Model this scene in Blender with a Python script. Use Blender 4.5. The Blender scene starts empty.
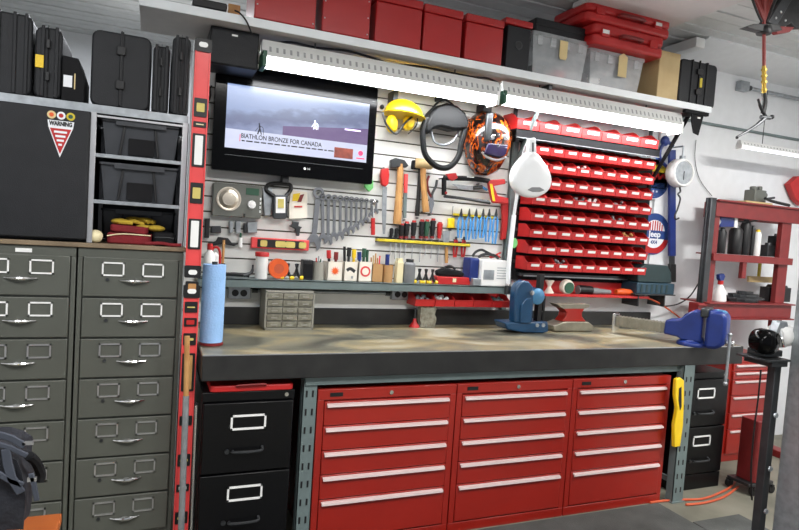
import bpy, bmesh, math, random
from mathutils import Vector, Matrix
random.seed(7)
C = bpy.context.scene.collection
R = math.radians
# ------------------------------------------------------------------ camera
YAW, PITCH, ROLL, F, CD, CH = .3951, .0567, .0668, 600.0, 3.28, 1.475
fw = Vector((math.sin(YAW)*math.cos(PITCH), math.cos(YAW)*math.cos(PITCH), -math.sin(PITCH)))
rt = Vector((math.cos(YAW), -math.sin(YAW), 0)); up = rt.cross(fw)
r2 = math.cos(ROLL)*rt + math.sin(ROLL)*up
u2 = -math.sin(ROLL)*rt + math.cos(ROLL)*up
EYE = Vector((0, -CD, CH))
cam_d = bpy.data.cameras.new('camera'); cam = bpy.data.objects.new('camera', cam_d); C.objects.link(cam)
cam_d.sensor_width = 36; cam_d.lens = F/799*36; cam_d.clip_start = .05; cam_d.clip_end = 60
m = Matrix((r2, u2, -fw)).transposed().to_4x4(); m.translation = EYE; cam.matrix_world = m
bpy.context.scene.camera = cam

def ray(px, py): return fw + (px-399.5)/F*r2 - (py-265)/F*u2
def at(px, py, y):                       # the point of the upright plane y=const seen there
    v = ray(px, py); return EYE + v*((y+CD)/v.y)
def atz(px, py, z):
    v = ray(px, py); return EYE + v*((z-CH)/v.z)
class W:                                 # local (x, z) frame of a thing on an upright plane
    def __init__(s, px, py, y): s.y = y; s.o = at(px, py, y)
    def __call__(s, px, py, dy=0):
        q = at(px, py, s.y+dy) - s.o; return (q.x, q.z)
    def v(s, px, py, dy=0):
        q = at(px, py, s.y+dy) - s.o; return Vector((q.x, dy, q.z))
    def poly(s, pts, dy=0): return [s(p[0], p[1], dy) for p in pts]

# ------------------------------------------------------------------ materials
def lin(c): 
    c /= 255.; return c/12.92 if c <= .04045 else ((c+.055)/1.055)**2.4
def mat(name, rgb, rough=.5, metal=0., var=.12, scale=14., bump=0., bscale=60., emit=0., emc=None, trans=0., coat=0., rgb2=None, spec=None):
    m = bpy.data.materials.new(name); m.use_nodes = True; nt = m.node_tree; N = nt.nodes; L = nt.links
    b = N['Principled BSDF']; c = [lin(x) for x in rgb]
    tc = N.new('ShaderNodeTexCoord'); nz = N.new('ShaderNodeTexNoise'); nz.inputs['Scale'].default_value = scale; nz.inputs['Detail'].default_value = 6
    L.new(tc.outputs['Object'], nz.inputs['Vector'])
    cr = N.new('ShaderNodeValToRGB'); cr.color_ramp.elements[0].position = .3; cr.color_ramp.elements[1].position = .7
    if rgb2: d = [lin(x) for x in rgb2]
    else: d = [min(1, x*(1+var)) for x in c]; c = [x*(1-var) for x in c]
    cr.color_ramp.elements[0].color = (*c, 1); cr.color_ramp.elements[1].color = (*d, 1)
    L.new(nz.outputs['Fac'], cr.inputs['Fac']); L.new(cr.outputs['Color'], b.inputs['Base Color'])
    b.inputs['Roughness'].default_value = rough; b.inputs['Metallic'].default_value = metal
    if spec is not None: b.inputs['Specular IOR Level'].default_value = spec
    if coat: b.inputs['Coat Weight'].default_value = coat; b.inputs['Coat Roughness'].default_value = .15
    if trans: b.inputs['Transmission Weight'].default_value = trans; b.inputs['IOR'].default_value = 1.3
    if emit: b.inputs['Emission Color'].default_value = (*[lin(x) for x in (emc or rgb)], 1); b.inputs['Emission Strength'].default_value = emit
    if bump:
        n2 = N.new('ShaderNodeTexNoise'); n2.inputs['Scale'].default_value = bscale; n2.inputs['Detail'].default_value = 4
        L.new(tc.outputs['Object'], n2.inputs['Vector']); bp = N.new('ShaderNodeBump'); bp.inputs['Strength'].default_value = bump; bp.inputs['Distance'].default_value = .01
        L.new(n2.outputs['Fac'], bp.inputs['Height']); L.new(bp.outputs['Normal'], b.inputs['Normal'])
    return m
M = {}
def D(n, *a, **k): M[n] = mat(n, *a, **k)
D('wall_white', (226,228,230), .75, var=.03)
D('slat_white', (232,232,228), .45, var=.02)
D('groove', (84,78,68), .8)
D('ceiling', (206,208,208), .5, metal=.0, var=.05)
D('ceil_panel', (205,200,200), .4, var=.03)
D('shelf_white', (232,236,238), .5, var=.03)
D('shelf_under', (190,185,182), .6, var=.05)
D('steel_green', (112,126,126), .45, metal=.2, var=.08)
D('cab_grey', (88,90,83), .36, metal=.1, var=.06, scale=5)
D('chrome', (215,215,215), .18, metal=1., var=.03)
D('alu', (196,196,198), .35, metal=.85, var=.05)
D('alu_handle', (226,206,204), .45, metal=.25, var=.03)
D('galv', (165,170,174), .4, metal=.7, var=.18, scale=30)
D('steel_dark', (70,72,74), .4, metal=.7, var=.2)
D('red_paint', (150,29,19), .34, var=.06, scale=4, coat=.25)
D('red_box', (168,24,26), .35, var=.06, scale=5, coat=.2)
D('red_plastic', (184,34,34), .42, var=.05)
D('red_level', (224,72,72), .4, var=.05, coat=.2)
D('red_dark', (124,34,34), .45, var=.12)
D('bin_grey', (62,64,68), .32, var=.15)
D('black', (17,17,19), .45, var=.15)
D('black_gloss', (7,7,8), .12, var=.1, spec=.12)
D('black_case', (33,34,37), .5, spec=.3, var=.12, bump=.15, bscale=250)
D('black_matte', (23,23,25), .75, spec=.2, var=.15)
D('black_file', (9,9,11), .35, spec=.3, var=.15)
D('black_beam', (40,40,39), .5, var=.45, scale=9, rgb2=(22,22,23))
D('wood', (196,150,92), .55, rgb2=(170,118,66), scale=9)
D('wood_pale', (206,182,132), .55, rgb2=(188,160,112), scale=7)
D('wood_orange', (190,104,46), .45, rgb2=(160,78,30), scale=6)
D('wood_board', (140,122,98), .6, rgb2=(112,96,76), scale=9)
D('yellow', (240,200,20), .38, var=.06, coat=.3)
D('yellow_dim', (206,184,40), .5, var=.1)
D('orange', (226,92,34), .45, var=.08)
D('orange_hose', (196,86,52), .6, var=.1)
D('blue', (22,44,112), .4, var=.15)
D('blue_mach', (18,62,96), .38, var=.15, coat=.3)
D('blue_light', (70,122,160), .35, metal=.2, var=.15)
D('blue_grip', (74,146,206), .45, var=.08)
D('blue_towel', (150,190,236), .9, var=.05, bump=.3, bscale=120)
D('teal_dark', (30,60,76), .5, var=.12)
D('teal', (26,48,50), .45, var=.15)
D('green', (120,200,120), .5, var=.1)
D('green_dark', (40,84,62), .5, var=.1)
D('white', (236,236,234), .4, var=.02)
D('white_lamp', (236,238,240), .3, var=.02, coat=.3)
D('cream', (232,220,178), .6, var=.05)
D('tag', (222,200,146), .7, var=.05)
D('cardboard', (182,140,92), .8, var=.1)
D('carton', (236,228,214), .7, var=.03)
D('grey_plastic', (128,130,132), .5, var=.08)
D('radio_grey', (104,106,100), .45, metal=.3, var=.05)
D('silver_dial', (206,196,180), .3, metal=.6, var=.05)
D('drawer_clear', (150,148,134), .25, var=.35, scale=40, rgb2=(110,106,92))
D('drawer_frame', (150,148,138), .55, var=.05)
D('brass', (170,140,62), .35, metal=.8, var=.1)
D('hose_red', (128,44,40), .5, var=.1)
D('cloth_red', (120,24,32), .85, var=.15, bump=.3)
D('gloves', (190,160,50), .85, var=.2, bump=.4)
D('bag_cloth', (26,28,36), .8, var=.25, bump=.5, bscale=40)
D('bag_strap', (58,63,74), .7, var=.15)
D('lens_purple', (20,12,36), .15, rgb2=(38,26,66))
D('lens_grey', (120,125,130), .15, coat=.4)
D('vial', (206,190,110), .2, var=.1)
D('black_shield', (13,15,17), .45, spec=.3, var=.2)
D('sign_white', (236,238,242), .5, var=.02)
D('sign_blue', (34,66,130), .5, var=.05)
D('screen_ink', (20,26,60), .5, var=.05)
D('reflector_white', (225,226,224), .3, metal=.3, var=.03)
D('slot_grey', (158,160,160), .6)
D('tube_glow', (255,255,255), .5, emit=31., emc=(250,252,255))
D('tube_glow_far', (255,255,255), .5, emit=2.2, emc=(240,238,255))
D('tool_steel', (150,152,156), .3, metal=.85, var=.15)
D('anvil_steel', (140,136,122), .4, metal=.6, var=.2)
D('mat_rubber', (84,86,84), .85, rgb2=(66,68,66), scale=6, bump=.3, bscale=150)
def clear_mat():
    m = bpy.data.materials.new('clear_plastic'); m.use_nodes = True; nt = m.node_tree; N = nt.nodes; L = nt.links
    b = N['Principled BSDF']; b.inputs['Base Color'].default_value = (.75,.78,.8,1); b.inputs['Roughness'].default_value = .25; b.inputs['Alpha'].default_value = .5
    nz = N.new('ShaderNodeTexNoise'); nz.inputs['Scale'].default_value = 6; mr = N.new('ShaderNodeMapRange')
    mr.inputs['To Min'].default_value = .25; mr.inputs['To Max'].default_value = .45
    L.new(nz.outputs['Fac'], mr.inputs['Value']); L.new(mr.outputs['Result'], b.inputs['Alpha'])
    return m
M['clear'] = clear_mat()
def ramp_mat(name, stops, scale, rough, metal=0, detail=8, bump=0., stretch=(1,1,1), coat=0, distort=0, roughvar=None):
    m = bpy.data.materials.new(name); m.use_nodes = True; nt = m.node_tree; N = nt.nodes; L = nt.links; b = N['Principled BSDF']
    tc = N.new('ShaderNodeTexCoord'); mp = N.new('ShaderNodeMapping'); mp.inputs['Scale'].default_value = stretch
    nz = N.new('ShaderNodeTexNoise'); nz.inputs['Scale'].default_value = scale; nz.inputs['Detail'].default_value = detail; nz.inputs['Distortion'].default_value = distort
    cr = N.new('ShaderNodeValToRGB'); e = cr.color_ramp.elements
    while len(e) < len(stops): e.new(.5)
    for k, (p, c) in enumerate(stops): e[k].position = p; e[k].color = (*[lin(x) for x in c], 1)
    L.new(tc.outputs['Object'], mp.inputs['Vector']); L.new(mp.outputs['Vector'], nz.inputs['Vector']); L.new(nz.outputs['Fac'], cr.inputs['Fac']); L.new(cr.outputs['Color'], b.inputs['Base Color'])
    b.inputs['Roughness'].default_value = rough; b.inputs['Metallic'].default_value = metal
    if coat: b.inputs['Coat Weight'].default_value = coat
    if roughvar:
        mr = N.new('ShaderNodeMapRange'); mr.inputs['To Min'].default_value = roughvar[0]; mr.inputs['To Max'].default_value = roughvar[1]
        L.new(nz.outputs['Fac'], mr.inputs['Value']); L.new(mr.outputs['Result'], b.inputs['Roughness'])
    if bump:
        bp = N.new('ShaderNodeBump'); bp.inputs['Strength'].default_value = bump; bp.inputs['Distance'].default_value = .01
        L.new(nz.outputs['Fac'], bp.inputs['Height']); L.new(bp.outputs['Normal'], b.inputs['Normal'])
    M[name] = m
ramp_mat('bench_steel', [(.34,(78,78,70)),(.45,(122,120,104)),(.54,(156,142,108)),(.66,(182,178,160))], 2.6, .36, .12, stretch=(1,1.6,1), distort=.6, roughvar=(.25,.5))
ramp_mat('flames', [(.44,(18,10,9)),(.50,(110,38,12)),(.56,(205,96,20)),(.61,(44,16,10)),(.70,(90,30,12))], 14, .2, coat=.7, stretch=(1.5,1,.6), distort=1.5)
ramp_mat('concrete', [(.3,(96,95,84)),(.5,(118,116,103)),(.7,(134,131,118))], 3, .6, bump=.1)

# ------------------------------------------------------------------ mesh helpers
def bm_(): return bmesh.new()
def bx(b, x0, x1, y0, y1, z0, z1, M4=None):
    vs = [b.verts.new((x, y, z)) for x in (x0, x1) for y in (y0, y1) for z in (z0, z1)]
    if M4 is not None:
        for v in vs: v.co = M4 @ v.co
    for f in ((0,1,3,2),(4,6,7,5),(0,4,5,1),(2,3,7,6),(0,2,6,4),(1,5,7,3)): b.faces.new([vs[i] for i in f])
    return vs
def rb(b, x0, x1, y0, y1, z0, z1, r=.01, axis='z', n=4):      # box with rounded edges along an axis
    A = {'z':(0,1,2),'y':(0,2,1),'x':(1,2,0)}[axis]; L = ((x0,x1),(y0,y1),(z0,z1))
    (a0,a1),(c0,c1),(h0,h1) = L[A[0]], L[A[1]], L[A[2]]; r = min(r, (a1-a0)/2.01, (c1-c0)/2.01)
    pts = []
    for cx, cy, s in ((a1-r,c1-r,0),(a0+r,c1-r,90),(a0+r,c0+r,180),(a1-r,c0+r,270)):
        for k in range(n+1): t = R(s+90*k/n); pts.append((cx+r*math.cos(t), cy+r*math.sin(t)))
    def mk(p, h):
        q = [0,0,0]; q[A[0]] = p[0]; q[A[1]] = p[1]; q[A[2]] = h; return b.verts.new(q)
    lo = [mk(p, h0) for p in pts]; hi = [mk(p, h1) for p in pts]; n_ = len(pts)
    b.faces.new(lo); b.faces.new(hi)
    for i in range(n_): b.faces.new((lo[i], lo[(i+1)%n_], hi[(i+1)%n_], hi[i]))
def prism(b, pts, y0, y1):                                    # outline in x,z pulled from y0 to y1
    a = [b.verts.new((p[0], y0, p[1])) for p in pts]; c = [b.verts.new((p[0], y1, p[1])) for p in pts]; n = len(pts)
    b.faces.new(a); b.faces.new(c)
    for i in range(n): b.faces.new((a[i], a[(i+1)%n], c[(i+1)%n], c[i]))
def prismx(b, pts, x0, x1):                                   # outline in y,z pulled along x
    a = [b.verts.new((x0, p[0], p[1])) for p in pts]; c = [b.verts.new((x1, p[0], p[1])) for p in pts]; n = len(pts)
    b.faces.new(a); b.faces.new(c)
    for i in range(n): b.faces.new((a[i], a[(i+1)%n], c[(i+1)%n], c[i]))
def ring(b, c, u, v, r, n): return [b.verts.new(c + u*r*math.cos(2*math.pi*k/n) + v*r*math.sin(2*math.pi*k/n)) for k in range(n)]
def skin(b, rings, cap=True):
    n = len(rings[0])
    for a, c in zip(rings, rings[1:]):
        for i in range(n): b.faces.new((a[i], a[(i+1)%n], c[(i+1)%n], c[i]))
    if cap: b.faces.new(rings[0]); b.faces.new(rings[-1])
def frame(d):
    d = d.normalized(); u = d.orthogonal().normalized(); return u, d.cross(u)
def cyl(b, p0, p1, r0, r1=None, n=14):
    p0 = Vector(p0); p1 = Vector(p1); u, v = frame(p1-p0)
    skin(b, [ring(b, p0, u, v, r0, n), ring(b, p1, u, v, r0 if r1 is None else r1, n)])
def tube(b, pts, r, n=8, close=False, sub=4):
    P = [Vector(p) for p in pts]
    if sub > 1 and len(P) > 2:                                # Catmull-Rom
        Q = []; L = len(P); rng = L if close else L-1
        for i in range(rng):
            if close: a, p, q, c = P[i-1], P[i], P[(i+1)%L], P[(i+2)%L]
            else: a, p, q, c = P[max(i-1,0)], P[i], P[i+1], P[min(i+2,L-1)]
            for k in range(sub):
                t = k/sub; Q.append(.5*((2*p)+(-a+q)*t+(2*a-5*p+4*q-c)*t*t+(-a+3*p-3*q+c)*t**3))
        if not close: Q.append(P[-1])
        P = Q
    rs = []; u = None; L = len(P)
    for i, p in enumerate(P):
        d = (P[(i+1)%L]-P[i-1]) if close else (P[min(i+1,L-1)]-P[max(i-1,0)])
        d.normalize()
        if u is None: u = d.orthogonal().normalized()
        u = (u - d*u.dot(d)).normalized(); rr = r[min(int(i*len(r)/L), len(r)-1)] if isinstance(r, (list,tuple)) else r
        rs.append(ring(b, p, u, d.cross(u), rr, n))
    if close:
        skin(b, rs, False)
        for i in range(n): b.faces.new((rs[-1][i], rs[-1][(i+1)%n], rs[0][(i+1)%n], rs[0][i]))
    else: skin(b, rs)
def lathe(b, prof, c=(0,0,0), axis='z', n=24, sc=(1,1)):      # prof = [(r, h)]
    rs = []; c = Vector(c)
    ax = {'z':(Vector((1,0,0)),Vector((0,1,0)),Vector((0,0,1))),'y':(Vector((1,0,0)),Vector((0,0,1)),Vector((0,-1,0))),'x':(Vector((0,1,0)),Vector((0,0,1)),Vector((1,0,0)))}[axis]
    for r, h in prof: rs.append(ring(b, c+ax[2]*h, ax[0]*sc[0], ax[1]*sc[1], max(r, .0003), n))
    skin(b, rs)
def ball(b, c, rx, ry, rz, n=16, k=10, z0=-1, z1=1):
    c = Vector(c); rs = []
    for i in range(k+1):
        t = math.asin(z0)+(math.asin(z1)-math.asin(z0))*i/k; q = max(math.cos(t), .004)
        rs.append([b.verts.new(c+Vector((rx*q*math.cos(2*math.pi*j/n), ry*q*math.sin(2*math.pi*j/n), rz*math.sin(t)))) for j in range(n)])
    skin(b, rs)
def obj(name, b, m, parent=None, bev=0, sm=35, mods=None):
    bmesh.ops.recalc_face_normals(b, faces=b.faces[:])
    me = bpy.data.meshes.new(name); b.to_mesh(me); b.free(); me.materials.append(M[m] if isinstance(m, str) else m)
    me.shade_smooth()
    try: me.set_sharp_from_angle(angle=R(sm))
    except Exception: pass
    o = bpy.data.objects.new(name, me); C.objects.link(o)
    if parent: o.parent = parent
    if bev:
        mod = o.modifiers.new('bevel', 'BEVEL'); mod.width = bev; mod.segments = 2; mod.limit_method = 'ANGLE'; mod.angle_limit = R(40)
    return o
def tag(o, label, cat, group=None):
    o['label'] = label; o['category'] = cat
    if group: o['group'] = group
    return o
def thing(name, label, cat, loc=(0,0,0), rot=(0,0,0), group=None):
    o = bpy.data.objects.new(name, None); C.objects.link(o); o.location = loc; o.rotation_euler = rot; o.empty_display_size = .05
    return tag(o, label, cat, group)
def struct(name, b, m, bev=0, parent=None):
    o = obj(name, b, m, parent, bev)
    if not parent: o['kind'] = 'structure'
    return o
def box(name, m, parent, *d, bev=.003):
    b = bm_(); bx(b, *d); return obj(name, b, m, parent, bev)
def dup(root, loc, label, rot=None):
    r = root.copy(); C.objects.link(r); r.location = loc; r['label'] = label
    if rot: r.rotation_euler = rot
    for ch in list(root.children):
        c = ch.copy(); C.objects.link(c); c.parent = r
        for g in list(ch.children):
            d = g.copy(); C.objects.link(d); d.parent = c
    return r
def text(name, body, size, loc, m, parent, rot=(math.pi/2,0,0), ext=.0006, align='CENTER', w=None, label=None, bold=0):
    cu = bpy.data.curves.new('t', 'FONT'); cu.body = body; cu.size = size; cu.extrude = ext; cu.align_x = align; cu.align_y = 'CENTER'; cu.offset = bold
    t = bpy.data.objects.new('t', cu); C.objects.link(t); bpy.context.view_layer.update()
    me = bpy.data.meshes.new_from_object(t.evaluated_get(bpy.context.evaluated_depsgraph_get())); bpy.data.objects.remove(t)
    me.materials.clear(); me.materials.append(M[m]); o = bpy.data.objects.new(name, me); C.objects.link(o); o.parent = parent; o.location = loc; o.rotation_euler = rot
    if w:
        xs = [v.co.x for v in me.vertices]; s = w/(max(xs)-min(xs))
        for v in me.vertices: v.co.x *= s
    return o
ORD = ['first','second','third','fourth','fifth','sixth','seventh','eighth','ninth','tenth','eleventh','twelfth']
CEIL = 2.89
# ================================================================== SETTING
b = bm_(); bx(b, -2.6, 5.1, -5.2, 2.5, -.08, 0); struct('floor', b, 'concrete')
b = bm_(); bx(b, -2.6, 5.1, -5.2, 2.5, CEIL, CEIL+.08)
y = -5.0
while y < 2.3:
    bx(b, -2.6, 5.1, y, y+.016, CEIL-.010, CEIL+.01); bx(b, -2.6, 5.1, y+.11, y+.116, CEIL-.003, CEIL+.01); y += .23
struct('ceiling', b, 'ceiling')
b = bm_(); bx(b, -2.6, 3.40, 2.3, 2.4, 0, CEIL); struct('wall_back', b, 'wall_white')          # far end of the bay behind
b = bm_(); bx(b, .165, 3.30, .02, .12, 0, 2.37); bx(b, 3.30, 5.2, .0, .12, 0, CEIL); bx(b, 3.30, 3.40, .12, 2.3, 0, CEIL); struct('wall_bench', b, 'wall_white')
b = bm_(); bx(b, -2.6, -2.5, -5.2, 2.3, 0, CEIL); struct('wall_left', b, 'wall_white')
b = bm_(); bx(b, 4.98, 5.1, -5.2, 0, 0, CEIL); struct('wall_right', b, 'wall_white')
# slat panel
zg = [at(372,153.2,0).z + k*.0797 for k in range(-11, 7)]
zz0, zz1 = 1.012, 2.37; b = bm_(); prev = zz0
bx(b, .21, 2.07, .008, .02, zz0, zz1)
cuts = [z for z in zg if zz0+.02 < z < zz1-.02]
bb = bm_(); lastz = zz0
for z in cuts + [zz1+.004]:
    bx(bb, .21, 2.07, 0, .0085, lastz, z-.004); lastz = z+.004
sw = struct('trim_1', bb, 'slat_white'); 
b2 = obj('groove_back', b, 'groove', sw)
b = bm_(); bx(b, .165, .212, -.012, .018, 1.0, 2.37); struct('trim_2', b, 'white')               # corner post of the partition
b = bm_(); bx(b, 2.1, 3.34, -.002, .02, .93, 1.14); bx(b, .21, 2.1, -.004, .02, .93, 1.012); struct('trim_3', b, 'wall_white')
b = bm_(); bx(b, 2.23, 2.93, -3.4, -.3, CEIL-.045, CEIL-.016); struct('trim_4', b, 'ceil_panel', .004)
b = bm_(); bx(b, 3.25, 3.33, -.28, -.01, 2.81, CEIL-.016); struct('trim_5', b, 'white', .003)     # boxed beam
q0 = at(712,110,-.012); q1 = at(799,146,-.012)
b = bm_(); bx(b, q0.x-.4, 4.98, -.022, 0, 2.40, 2.415); struct('trim_6', b, 'steel_green')
b = bm_(); prismx(b, [(-.0,2.80),(-.010,2.80),(-.30,CEIL-.012),(-.30,CEIL),(0,CEIL)], 3.34, 4.98); struct('trim_7', b, 'wall_white')   # sloping cove at the top of the wall
# ================================================================== BENCH
BY = -.77; BX0, BX1 = .212, 3.331; BZ = .92
t = thing('workbench', 'long heavy workbench with worn steel top, black front beam and grey slotted steel legs', 'workbench', (BX0, BY, 0))
L = BX1-BX0; Dp = -BY
b = bm_(); bx(b, 0, L, .004, Dp-.004, BZ-.012, BZ); obj('steel_top', b, 'bench_steel', t, .003)
b = bm_(); bx(b, 0, L, 0, .05, .812, BZ-.001); bx(b, 0, .05, .05, Dp-.03, .812, BZ-.013); bx(b, L-.05, L, .05, Dp-.03, .812, BZ-.013); bx(b, .05, L-.05, .05, Dp-.03, .84, BZ-.013); obj('bench_beam', b, 'black_beam', t, .004)
b = bm_(); bx(b, .001, L-.03, -.0025, .003, BZ-.003, BZ+.0012); obj('edge_strip', b, 'alu', t)
b = bm_(); bx(b, .14, L+.0, Dp-.028, Dp-.008, BZ, 1.013); obj('back_splash', b, 'black_beam', t, .003)
fz = .772
b = bm_(); bx(b, .44, L-.36, .03, .036, fz, .812); bx(b, .44, L-.36, .03, .07, .806, .812); obj('front_rail', b, 'steel_green', t)
def slotted(name, x0, x1, y0, z1, slots, flange=True):
    b = bm_(); bx(b, x0, x1, y0, y0+.004, 0, z1); bx(b, x0, x0+.004, y0, y0+.05, 0, z1)
    bx(b, x0-.008, x1+.008, y0-.008, y0+.055, 0, .008)
    nf = len(b.faces)
    for sx in slots:
        z = .06
        while z < z1-.05: bx(b, sx-.004, sx+.004, y0-.0015, y0+.002, z, z+.03); z += .082
    b.faces.ensure_lookup_table()
    for f in b.faces[nf:]: f.material_index = 1
    o = obj(name, b, 'steel_green', t); o.data.materials.append(M['black']); return o
slotted('leg', .645-BX0, .708-BX0, .04, .808, (.662-BX0, .69-BX0))
slotted('leg', 2.862-BX0, 2.945-BX0, .0, .812, (2.885-BX0, 2.92-BX0))
b = bm_(); bx(b, .645-BX0, .70-BX0, .66, .70, 0, .83); obj('leg', b, 'steel_green', t)
b = bm_(); bx(b, 2.87-BX0, 2.93-BX0, .66, .70, 0, .83); bx(b, 2.885-BX0, 2.9-BX0, .05, .66, .1, .13); obj('leg', b, 'steel_green', t)

# red drawer chests under the bench
def chest(root, Wd, H, Dd, hz, m='red_paint', zb=.055, fr=.042):
    b = bm_(); bx(b, 0, Wd, .012, Dd, 0, H); bx(b, 0, fr-.012, 0, .011, zb-.008, hz[0]+.022); bx(b, Wd-fr+.012, Wd, 0, .011, zb-.008, hz[0]+.022); bx(b, 0, Wd, 0, .011, 0, zb-.008); bx(b, 0, Wd, 0, .011, hz[0]+.022, H)
    obj('body', b, m, root, .002)
    tops = [z+.014 for z in hz]
    for i, z in enumerate(hz):
        lo = (tops[i+1]+.004) if i+1 < len(hz) else zb
        b = bm_(); bx(b, fr-.01, Wd-fr+.01, -.004, .016, lo, tops[i]); d = obj('drawer', b, m, root, .003)
        b = bm_(); prismx(b, [(-.004,z+.007),(-.018,z+.003),(-.020,z-.007),(-.015,z-.007),(-.012,z-.001),(-.004,z-.001)], fr, Wd-fr); obj('handle', b, 'alu_handle', d)
H5 = [.679,.567,.454,.342,.228]
cxs = ['leftmost', 'middle', 'rightmost']; nb = ['beside the left slotted bench leg', 'between two other red chests', 'next to the hanging yellow tool']
for i in range(3):
    x = .713+i*.699
    t = thing('tool_chest', f'{cxs[i]} red five-drawer tool chest under the bench, {nb[i]}', 'tool chest', (x, -.735, 0), group='red tool chests under the bench')
    chest(t, .693, .748, .6, H5)
    box('badge', 'black', t, .055, .115, -.003, .001, .716, .733, bev=0)
    b = bm_(); cyl(b, (.35,.001,.724), (.35,-.006,.724), .010); obj('lock', b, 'chrome', t)

# two black filing cabinets
def file_cab(x, y, w, h, label, tophz, short=False):
    t = thing('filing_cabinet', label, 'filing cabinet', (x, y, 0))
    b = bm_(); bx(b, 0, w, .01, .6, 0, h); bx(b, 0, w, 0, .012, h-.040, h); bx(b, 0, w, -.004, .012, 0, .095); obj('body', b, 'black_file', t, .003)
    hh = (h-.040-.10)/2
    for k in range(2):
        z1 = h-.044-k*hh; z0 = z1-hh+.008
        b = bm_(); bx(b, .006, w-.006, -.012, .01, z0, z1); d = obj('drawer', b, 'black_file', t, .004)
        zc = z1-.084; c = w*.5
        lb = bm_(); a0, a1, c0, c1 = c-.075, c+.072, zc-.032, zc+.032
        for q in ((a0,a1,c1-.008,c1),(a0,a1,c0,c0+.008),(a0,a0+.008,c0,c1),(a1-.008,a1,c0,c1)): bx(lb, q[0], q[1], -.017, -.012, q[2], q[3])
        obj('label_holder', lb, 'white', d)
        hb = bm_(); tube(hb, [(c-.06,-.012,zc-.122),(c-.055,-.035,zc-.12),(c+.05,-.035,zc-.12),(c+.06,-.012,zc-.11)], .006); obj('handle', hb, 'steel_dark', d)
        tb = bm_(); cyl(tb, (c-.085,-.012,zc-.122), (c-.085,-.02,zc-.122), .010); obj('thumb_latch', tb, 'steel_dark', d)
    b = bm_(); cyl(b, (w-.035,-.002,h-.02), (w-.035,.001,h-.02), .009); obj('lock', b, 'chrome', t)
    return t
file_cab(.222, -.735, .385, .755, 'black two-drawer filing cabinet under the left end of the workbench', 0)
file_cab(2.99, -.65, .39, .735, 'black two-drawer filing cabinet at the right end of the workbench', 0)
t = thing('storage_tray', 'flat red tray lying on the left black filing cabinet', 'tray', (.25, -.74, .756))
b = bm_(); rb(b, 0, .35, 0, .5, 0, .026, .02); obj('tray_body', b, 'red_plastic', t, .004)
b = bm_(); tube(b, [(.11,.0,.022),(.115,-.012,.03),(.22,-.012,.032),(.225,0,.024)], .004); obj('handle', b, 'red_dark', t)
# yellow hanging tool
w = W(678, 377, -.792)
t = thing('hand_saw_case', 'bright yellow plastic tool with a slot hanging beside the right slotted bench leg', 'tool', w.o)
P = [(675,379),(679,377),(683,380),(683,400),(682,425),(679,446),(673,447),(673,425),(676,408),(674,395)]
b = bm_(); prism(b, w.poly(P), -.01, .014); obj('grip', b, 'yellow', t, .005)
b = bm_(); prism(b, w.poly([(677.5,388),(680,386),(680,406),(678.5,410),(677,400)]), -.0115, -.0085); obj('slot', b, 'black', t)
b = bm_(); tube(b, [w.v(678,379), w.v(678,374), w.v(681,371,.02)], .0025); obj('hook', b, 'steel_dark', t)

# ================================================================== LEFT CABINETS
CY = -.6
def card_cab(x, wd, label):
    t = thing('card_file_cabinet', label, 'filing cabinet', (x, CY, 0), group='grey card file cabinets')
    H = 1.325
    b = bm_(); bx(b, 0, wd, .008, .55, 0, H); bx(b, 0, wd, -.004, .01, 1.288, H); bx(b, 0, .016, -.004, .01, 0, 1.288); bx(b, wd-.016, wd, -.004, .01, 0, 1.288); obj('body', b, 'cab_grey', t, .002)
    for k in range(7):
        z1 = 1.290-k*.1655; z0 = z1-.158
        b = bm_(); bx(b, .020, wd-.020, -.008, .01, z0, z1); d = obj('drawer', b, 'cab_grey', t, .003)
        for c in (wd*.325, wd*.705):
            a0, a1, c1 = c-.041, c+.041, z1-.018; c0 = c1-.056; lb = bm_()
            for q in ((a0,a1,c1-.006,c1),(a0,a1,c0,c0+.006),(a0,a0+.006,c0,c1),(a1-.006,a1,c0,c1)): bx(lb, q[0], q[1], -.013, -.008, q[2], q[3])
            obj('label_holder', lb, 'white' if k < 2 else 'alu', d)
        zc = z1-.092; c = wd*.53; hb = bm_()
        tube(hb, [(c-.055,-.010,zc),(c-.03,-.022,zc),(c,-.028,zc),(c+.03,-.022,zc),(c+.055,-.010,zc)], [.003,.005,.0075,.0075,.005,.003], sub=3)
        ball(hb, (c,-.02,zc), .018, .012, .011, 12, 6); obj('handle', hb, 'chrome', d)
        kb = bm_(); cyl(kb, (c-.10,-.008,zc+.003), (c-.10,-.013,zc+.003), .007, n=10); obj('lock', kb, 'steel_dark', d)
    return t
card_cab(-.262, .393, 'grey steel seven-drawer card file cabinet on the right, beside the leaning red levels')
card_cab(-.662, .393, 'grey steel seven-drawer card file cabinet on the left, below the black fridge')
t = tag(box('top_board', 'wood_board', None, -.67, .138, -.615, -.04, 1.3265, 1.345), 'thin worn wooden board lying across the two grey card file cabinets', 'board')
b = bm_(); bx(b, -.475, -.42, -.6065, -.6045, 1.298, 1.313); tag(obj('label_sticker', b, 'white'), 'small white label stuck on the top edge of the left grey cabinet', 'label')
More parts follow.
